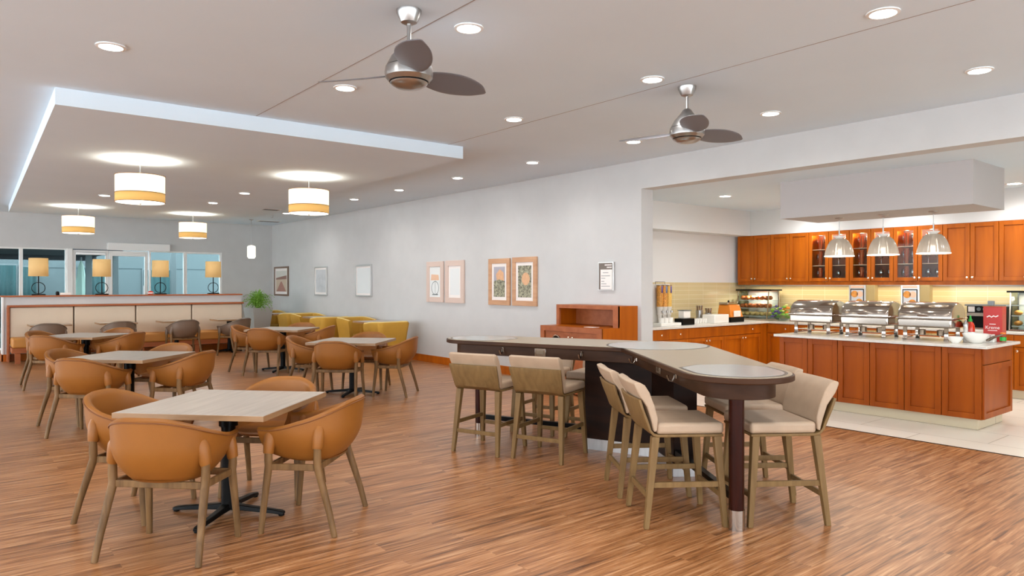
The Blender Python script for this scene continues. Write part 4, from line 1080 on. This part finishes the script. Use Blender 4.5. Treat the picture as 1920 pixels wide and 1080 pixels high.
# ================================================================= BUFFET ITEMS
def make_chafer():
    """local: x along world -y (length), front faces -y"""
    t = empty('chafing_dish', (0, 0, 0), ROT_B, 'x', 'chafing dish')
    L2, D2 = .285, .22
    MB().box(-L2, L2, -D2, D2, .145, .25).build('water_pan', 'steel', t, bevel=.02, bseg=4)
    MB().box(-L2 - .012, L2 + .012, -D2 - .012, D2 + .012, .245, .258).build('rim', 'steel', t, bevel=.005)
    n = 20; rows = []
    for x in (-L2 + .005, -L2 + .03, L2 - .03, L2 - .005):
        k = .93 if abs(x) > L2 - .02 else 1
        rows.append([(x, -D2 * k * math.cos(math.pi * i / n), .258 + .172 * k * math.sin(math.pi * i / n) ** .8) for i in range(n + 1)])
    MB().rings(rows).build('roll_lid', 'steel', t, smooth=True, angle=50)
    MB().tube([(-.05, -D2 + .005, .275), (-.05, -D2 - .035, .28), (.05, -D2 - .035, .28), (.05, -D2 + .005, .275)], .007, 8).build('lid_handle', 'steel', t, smooth=True)
    for sx in (-1, 1):
        x = sx * .215
        for y in (-.17, .17):
            MB().box(x - .022, x + .022, y - .006, y + .006, .09, .16).build('leg_bracket', 'darksteel', t, bevel=.002)
            MB().rings([[(x - .02, y - .004, .1), (x + .02, y - .004, .1), (x + .02, y + .004, .1), (x - .02, y + .004, .1)],
                        [(x - .024, y * .97 - .005, .03), (x + .024, y * .97 - .005, .03), (x + .024, y * .97 + .005, .03), (x - .024, y * .97 + .005, .03)],
                        [(x - .024, y * 1.05 - .006, 0), (x + .024, y * 1.05 - .006, 0), (x + .024, y * 1.05 + .006, 0), (x - .024, y * 1.05 + .006, 0)]]).build('leg', 'steel', t, bevel=.002)
        MB().tube([(x, -.16, .012), (x, -.1, .022), (x, .1, .022), (x, .16, .012)], .008, 8).build('foot_bar', 'steel', t, smooth=True)
    MB().box(-.2, .2, -.16, .16, .055, .062).build('burner_shelf', 'steel', t)
    for x in (-.1, .1): MB().lathe([(.04, .062), (.04, .11), (.02, .115)], (x, 0, 0), 16).build('burner', 'darksteel', t, smooth=True)
    return t
place_copies(make_chafer(), [(8.86, 4.63, .892, ROT_B, 'leftmost polished steel roll-top chafing dish on the island', 'chafing dishes'), (8.86, 3.96, .892, ROT_B, 'middle polished steel roll-top chafing dish on the island', 'chafing dishes'), (8.86, 3.29, .892, ROT_B, 'rightmost polished steel roll-top chafing dish on the island', 'chafing dishes')])
def thing1(name, mb, m, loc, label, cat, rz=0, **k):
    o = mb.build(name, m, None, **k); o.location = loc; o.rotation_euler = (0, 0, rz); tag(o, label, cat); return o
# right end of island
def bowl(r, h_): return MB().lathe([(r * .45, 0), (r * .5, .004), (r * .85, h_ * .5), (r, h_), (r * .96, h_), (r * .8, h_ * .5), (r * .4, .012)], n=28)
b_ = thing1('serving_bowl', bowl(.125, .10), 'porcelain', (8.72, 2.80, .892), 'white porcelain bowl at the right end of the island', 'bowl', smooth=True)
thing1('small_bowl', bowl(.075, .065), 'porcelain', (8.56, 2.94, .892), 'small white bowl beside the third chafing dish on the island', 'bowl', smooth=True)
t = empty('tongs', (8.86, 2.66, .94), R(60), 'steel tongs resting beside the white bowl on the island', 'tongs')
for s_ in (-1, 1): MB().tube([(-.1, 0, .05), (0, s_ * .02, 0.02), (.1, s_ * .012, -.03)], [.006, .008, .012], 8, flat=.4).build('arm', 'steel', t, smooth=True)
t = empty('sauce_bottle', (9.03, 2.95, .892), 0, 'red chili sauce bottle with green cap on the island', 'bottle')
MB().lathe([(.036, 0), (.042, .01), (.045, .06), (.045, .12), (.042, .17), (.03, .2), (.018, .215)], n=20).build('bottle', 'sauce', t, smooth=True)
MB().lathe([(.02, .212), (.02, .235), (.012, .245), (.008, .28), (.004, .283)], n=14).build('cap', 'green', t, smooth=True)
MB().lathe([(.0455, .035), (.046, .07), (.0455, .10)], n=20, cap0=False, cap1=False).build('label', 'porcelain', t)
t = empty('sauce_shaker', (8.98, 2.62, .892), 0, 'small glass jar with green label near the island right corner', 'jar')
MB().lathe([(.028, 0), (.03, .01), (.03, .08), (.022, .095)], n=14).build('jar', 'glass', t, smooth=True)
MB().lathe([(.031, .02), (.031, .06)], n=14, cap0=False, cap1=False).build('label', 'green', t)
MB().lathe([(.024, .093), (.024, .11)], n=14).build('cap', 'orange', t)
t = empty('pepper_mill', (8.86, 2.94, .892), 0, 'clear pepper mill with steel cap right of the third chafing dish', 'mill')
MB().lathe([(.025, 0), (.028, .02), (.02, .1), (.024, .17)], n=14).build('body', 'clearplastic', t, smooth=True)
MB().lathe([(.026, .17), (.026, .2), (.012, .22), (.01, .235)], n=14).build('cap', 'nickel', t, smooth=True)
t = empty('red_carton', (9.12, 2.74, .892), ROT_B, 'tall red carton with white lettering at the island right end', 'carton')
MB().box(-.09, .09, -.07, .07, 0, .385).build('box', 'red', t, bevel=.003)
MB().box(-.095, .095, -.075, .075, .385, .392).build('top_flap', 'redwood', t)
MB().box(.0902, .0912, -.055, .055, .06, .3).build('side_print', 'redside', t)
def text(s_, size, m, parent, loc, rot=(R(90), 0, 0), ext=.0004, shear=0):
    c = bpy.data.curves.new('lettering', 'FONT'); c.body = s_; c.size = size; c.extrude = ext; c.align_x = 'CENTER'; c.shear = shear
    o = bpy.data.objects.new('tmp_text', c); COL.objects.link(o)
    dg = bpy.context.evaluated_depsgraph_get(); me = bpy.data.meshes.new_from_object(o.evaluated_get(dg)); bpy.data.objects.remove(o)
    me.materials.clear(); me.materials.append(M[m]); q = bpy.data.objects.new('lettering', me); COL.objects.link(q); q.parent = parent; q.location = loc; q.rotation_euler = rot
    return q
text('Kreme', .05, 'paper', t, (0, -.0715, .14))
m = MB().tube([(-.055, -.0712, .27), (-.03, -.0712, .285), (-.01, -.0712, .27), (.01, -.0712, .285), (.03, -.0712, .275), (.055, -.0712, .29)], .006, 6, flat=.2); m.box(-.03, .03, -.0715, -.07, .19, .197).box(-.045, .045, -.0715, -.07, .12, .126)
m.build('script_logo', 'paper', t)
t = empty('straw_holder', (9.14, 2.78, 1.286), 0, 'small dark napkin bundle standing on the red carton', 'napkins')
MB().box(-.025, .025, -.03, .03, 0, .055).build('napkins', 'pgr', t, bevel=.006)
t = empty('packet_tray', (8.97, 2.78, .892), ROT_B, 'white tray with packets in front of the red carton', 'tray')
MB().box(-.09, .09, -.05, .05, 0, .05).build('tray', 'porcelain', t, bevel=.006)
for k in range(5): MB().box(-.08 + k * .034, -.058 + k * .034, -.035, .035, .045, .085).build('packet', 'paper', t, bevel=.003)

# back counter: sign displays
for k, (yy, lab) in enumerate(((5.25, 'left tall menu display with food picture on the back counter'), (4.47, 'right tall menu display with food picture on the back counter'))):
    t = empty('menu_display', (11.25, yy, .895), ROT_B, lab, 'sign')
    MB().box(.13, .26, .02, .14, 0, .62).build('tower', 'olivetan', t, bevel=.006)
    MB().box(-.13, .13, 0, .02, 0, .62).build('frame', 'silver', t, bevel=.003)
    MB().box(-.105, .105, -.004, 0, .13, .56).build('black_border', 'black', t)
    MB().box(-.092, .092, -.006, -.004, .145, .545).build('picture', 'pgrey', t)
    MB().box(-.1, .1, -.008, 0, .575, .61).build('header_strip', 'peach', t)
    for (cx, cz, r_, m_) in ((-.045, .32, .05, 'red'), (.035, .35, .058, 'bread'), (-.04, .48, .054, 'bread'), (.04, .23, .055, 'orange'), (-.042, .20, .05, 'cereal'), (.045, .48, .048, 'peach')):
        d = MB(); d.v += [(cx + r_ * math.cos(2 * math.pi * i / 16), -.0066, cz + r_ * math.sin(2 * math.pi * i / 16)) for i in range(16)] + [(cx + r_ * math.cos(2 * math.pi * i / 16), -.006, cz + r_ * math.sin(2 * math.pi * i / 16)) for i in range(16)]
        d.f += [tuple(range(16)), tuple(reversed(range(16, 32)))] + [(i, (i + 1) % 16, 16 + (i + 1) % 16, 16 + i) for i in range(16)]
        d.build('printed_food', m_, t)
# pastry cases
def pastry_case(x, y, w_, label, lean, rows_):
    t = empty('pastry_case', (x, y, .895), ROT_B, label, 'display case')
    h_ = .52
    MB().box(-w_ / 2, w_ / 2, -.2, .2, 0, .03).build('base', 'steel', t, bevel=.003)
    MB().box(-w_ / 2 - .04, w_ / 2 + .04, -.14, .22, h_, h_ + .025).build('lid', 'black', t, bevel=.004)
    MB().box(-w_ / 2, w_ / 2, .19, .2, .03, h_).build('back_panel', 'splash' if 0 else 'clearplastic', t)
    for sx in (-1, 1):
        for y_ in (-.19, .19): MB().tube([(sx * (w_ / 2 - .008), y_, .03), (sx * (w_ / 2 - .008), y_ * .95 if y_ > 0 else -.13, h_)], .007, square=True).build('post', 'steel', t)
        g_ = MB(); g_.v += [(sx * (w_ / 2 - .004), -.19, .03), (sx * (w_ / 2 - .004), .19, .03), (sx * (w_ / 2 - .004), .19, h_), (sx * (w_ / 2 - .004), -.13, h_)]; g_.f.append((0, 1, 2, 3)); g_.build('side_glass', 'glass', t, solid=.003)
    g_ = MB(); g_.v += [(-w_ / 2 + .015, -.19, .03), (w_ / 2 - .015, -.19, .03), (w_ / 2 - .015, -.13, h_), (-w_ / 2 + .015, -.13, h_)]; g_.f.append((0, 1, 2, 3)); g_.build('front_glass', 'glass', t, solid=.003)
    light('light_source', 'AREA', (0, -.05, h_ - .01), 5, t, .1, (1, .9, .75), sizey=.1)
    for z in (.06, .20, .34): MB().box(-w_ / 2 + .015, w_ / 2 - .015, -.12, .18, z, z + .012).build('shelf', 'glass', t); MB().box(-w_ / 2 + .015, w_ / 2 - .015, -.124, -.12, z, z + .014).build('shelf_edge', 'clearplastic', t)
    return t
pastry_case(11.38, 7.08, .62, 'glass pastry case with three shelves in the kitchen corner', 0, None)
pastry_case(11.38, 2.95, .50, 'glass pastry case at the right picture edge', 0, None)
roll = MB().ball((0, 0, .038), .05, 8, (.9, .85, .75)).build('pastry', 'croissant', None, smooth=True); roll['category'] = 'pastry'
roll2 = MB().ball((0, 0, .036), .048, 8, (.9, .9, .75)).build('bread_roll', 'pale_bread', None, smooth=True); roll2['category'] = 'bread'
roll3 = MB().ball((0, 0, .032), .05, 8, (1, 1.0, .7)).build('muffin', 'bread', None, smooth=True); roll3['category'] = 'pastry'
pi_ = []; bi_ = []; mi_ = []
ORD = ['first', 'second', 'third', 'fourth', 'fifth', 'sixth']
for k in range(6):
    yy = 7.08 + .24 - k * .096
    for r_, xx in ((0, 11.30), (1, 11.40)):
        w_ = '%s from the left, %s row of the %%s shelf' % (ORD[k], 'front' if r_ == 0 else 'back')
        pi_.append((xx, yy, .895 + .356, 0, 'glazed pastry in corner case, ' + w_ % 'top', 'glazed pastries on the top shelf'))
        pi_.append((xx, yy + .01, .895 + .216, 0, 'brown pastry in corner case, ' + w_ % 'middle', 'pastries on the middle shelf'))
        bi_.append((xx, yy, .895 + .076, 0, 'pale roll in corner case, ' + w_ % 'bottom', 'rolls on the bottom shelf'))
for k in range(4):
    mi_.append((11.30, 2.95 + .17 - k * .112, .895 + .077, 0, 'golden muffin on the bottom shelf of the right case, %s from the left' % ORD[k], 'muffins, bottom shelf of right case'))
    mi_.append((11.30, 2.95 + .17 - k * .112, .895 + .217, 0, 'golden muffin on the middle shelf of the right case, %s from the left' % ORD[k], 'muffins, middle shelf of right case'))
place_copies(roll, pi_); place_copies(roll2, bi_); place_copies(roll3, mi_)
# flower / salad bowl
t = empty('salad_bowl', (11.3, 6.56, .895), 0, 'glass bowl heaped with green and purple salad left of the chafers', 'salad')
MB().lathe([(.06, 0), (.13, .05), (.17, .13), (.175, .15), (.17, .15), (.125, .055), (.05, .01)], n=24).build('bowl', 'glass', t, smooth=True)
rr = random.Random(5)
for nm, m_, c0, sp_ in (('salad_greens', 'leaf', (0, 0, .15), .15), ('red_cabbage', 'purple', (-.05, .06, .16), .07), ('orange_fruit', 'orange', (-.02, -.12, .17), .06)):
    b = MB()
    for k in range(26 if nm == 'salad_greens' else 9):
        b.ball((c0[0] + rr.uniform(-sp_, sp_) * .75, c0[1] + rr.uniform(-sp_, sp_), c0[2] + rr.uniform(-.08, .10)), rr.uniform(.022, .04), 6, (1, 1, .6))
    q = b.build(nm, m_, t); q['kind'] = 'stuff'
M['palegreen'] = mat('pale_lettuce', (214, 220, 140), .5)
b = MB()
for k in range(22): b.ball((rr.uniform(-.13, .1), rr.uniform(-.14, .14), .16 + rr.uniform(-.06, .12)), rr.uniform(.014, .028), 6, (1, 1, .5))
q = b.build('pale_lettuce', 'palegreen', t); q['kind'] = 'stuff'
t = empty('label_stand', (11.25, 6.3, .895), ROT_B, 'small black label stand right of the salad bowl', 'sign')
MB().box(-.07, .07, -.01, .02, 0, .09).build('holder', 'black', t, bevel=.003); MB().box(-.05, .02, -.012, -.01, .02, .07).build('card', 'pgrey', t)
# beverage machine
t = empty('beverage_dispenser', (11.36, 3.50, .895), ROT_B, 'black and steel beverage machine behind the red carton', 'machine')
MB().box(-.24, .24, -.05, .2, .0, .33).build('housing', 'black', t, bevel=.01); MB().box(-.25, .25, -.1, .21, .33, .35).build('top', 'greypost', t)
MB().box(-.22, .22, -.12, .0, .0, .03).build('drip_tray', 'steel', t); MB().box(-.22, .22, -.11, -.04, .19, .235).build('spout_bar', 'steel', t)
MB().box(-.22, -.14, -.056, -.05, .245, .32).build('label', 'paper', t)
for k in range(4): MB().lathe([(.026, 0), (.026, .006)], (0, 0, 0), 14).build('button', 'greypost', t)
bs = [o for o in COL.objects if o.parent == t and o.name.startswith('button')]
for k, o in enumerate(bs): o.location = (-.09 + k * .075, -.05, .285); o.rotation_euler = (R(90), 0, 0)
# left counter: cereal dispensers
cd = empty('cereal_dispenser', (8.66, 6.98, .895), R(0), 'three-tube cereal dispenser on a white tray at the counter left end', 'dispenser')
MB().box(-.24, .24, -.14, .12, 0, .045).build('tray', 'porcelain', cd, bevel=.006)
MB().box(-.22, .22, .07, .09, .045, .64).build('stand', 'clearplastic', cd, bevel=.003)
MB().tube([(-.15, .05, .63), (-.15, .05, .67), (.08, .05, .67), (.08, .05, .63)], .005, 6).build('handle', 'nickel', cd)
for k, (x, m_, lm) in enumerate(((-.108, 'cereal', 'purple'), (0, 'cereal', 'blue'), (.108, 'cereal2', 'purple'))):
    b = MB().lathe([(.045, .29), (.046, .30), (.046, .61)], (x, 0, 0), 20); tb_ = b.build('tube', m_, cd, smooth=True)
    MB().lathe([(.048, .61), (.048, .622)], (x, 0, 0), 20).build('lid', 'darksteel', tb_)
    b = MB(); b.grid([[(x + .0475 * math.cos(a), .0475 * math.sin(a), z) for a in [R(-110 + 9 * i) for i in range(9)]] for z in (.50, .605)]); b.build('label', lm, tb_, smooth=True, solid=.001, soff=1)
    MB().lathe([(.05, .29), (.05, .28), (.04, .24), (.035, .2), (.042, .17), (.03, .15), (.03, .12)], (x, 0, 0), 20).build('dispenser_neck', 'clearplastic', cd, smooth=True)
    MB().lathe([(.018, 0), (.018, .03)], (0, 0, 0), 12).build('turn_knob', 'nickel', cd, smooth=True).location = (x, -.06, .2)
    MB().lathe([(.04, .046), (.046, .12), (.044, .12), (.038, .05)], (x, -.03, 0), 18).build('cup', 'porcelain', cd, smooth=True)
t = empty('napkin_caddy', (9.08, 6.92, .895), 0, 'black caddy holding a white container beside the cereal dispenser', 'caddy')
MB().box(-.15, .15, -.08, .08, 0, .10).build('caddy', 'black', t, bevel=.004); MB().box(-.08, .09, -.05, .06, .10, .22).build('container', 'porcelain', t, bevel=.01); MB().box(-.09, .10, -.06, .07, .22, .23).build('lid', 'greypost', t)
t = empty('cup_tray', (9.48, 6.98, .895), 0, 'clear tray of small white cups between caddy and white box', 'tray')
MB().box(-.22, .22, -.1, .1, 0, .01).build('tray', 'clearplastic', t)
cp = []
for k in range(6):
    for j in range(2): cp.append((9.48 - .17 + k * .068, 6.94 + j * .09, .906, 0, 'small white cup in the clear tray, %s from the left, %s row' % (['first', 'second', 'third', 'fourth', 'fifth', 'sixth'][k], ['front', 'back'][j]), 'small cups in the tray'))
pc = MB().lathe([(.02, 0), (.03, .07), (.027, .07), (.018, .01)], n=12).build('small_cup', 'porcelain', None, smooth=True); pc['category'] = 'cup'; place_copies(pc, cp)
thing1('white_bin', MB().box(-.2, .2, -.12, .12, 0, .14), 'porcelain', (9.94, 6.95, .895), 'long white bin on the left counter', 'bin', bevel=.01)
for k, (x, y) in enumerate(((9.87, 7.22), (10.12, 7.22))):
    t = empty('utensil_holder', (x, y, .895), 0, ['steel holder full of utensils, taller one behind the white bin', 'smaller steel holder of utensils behind the white bin'][k], 'holder')
    h_ = .2 - k * .05
    MB().lathe([(.055, 0), (.06, h_), (.055, h_), (.05, .01)], n=18).build('holder', 'nickel', t, smooth=True)
    for j in range(8):
        a = j * .785; MB().tube([(.02 * math.cos(a), .02 * math.sin(a), .02), (.05 * math.cos(a), .05 * math.sin(a), h_ + .08)], [.004, .008], 6).build('utensil', 'steel', t, smooth=True)
t = empty('toaster_box', (10.42, 6.98, .895), 0, 'orange food bin with white panel and steel lid on black base', 'bin')
MB().box(-.19, .19, -.13, .16, 0, .08).build('base', 'black', t, bevel=.004)
MB().rings([[(-.18, -.12, .08), (.18, -.12, .08), (.18, .15, .08), (-.18, .15, .08)], [(-.13, -.06, .29), (.16, -.06, .29), (.16, .15, .29), (-.13, .15, .29)]]).build('bin', 'orange', t, bevel=.01)
MB().box(-.15, .14, -.04, .14, .29, .33).build('lid', 'steel', t, bevel=.008)
MB().box(-.1, .09, -.128, -.115, .09, .19).build('front_panel', 'porcelain', t, bevel=.004)
MB().ball((-.0, .05, .345), .018).build('lid_knob', 'black', t, smooth=True)
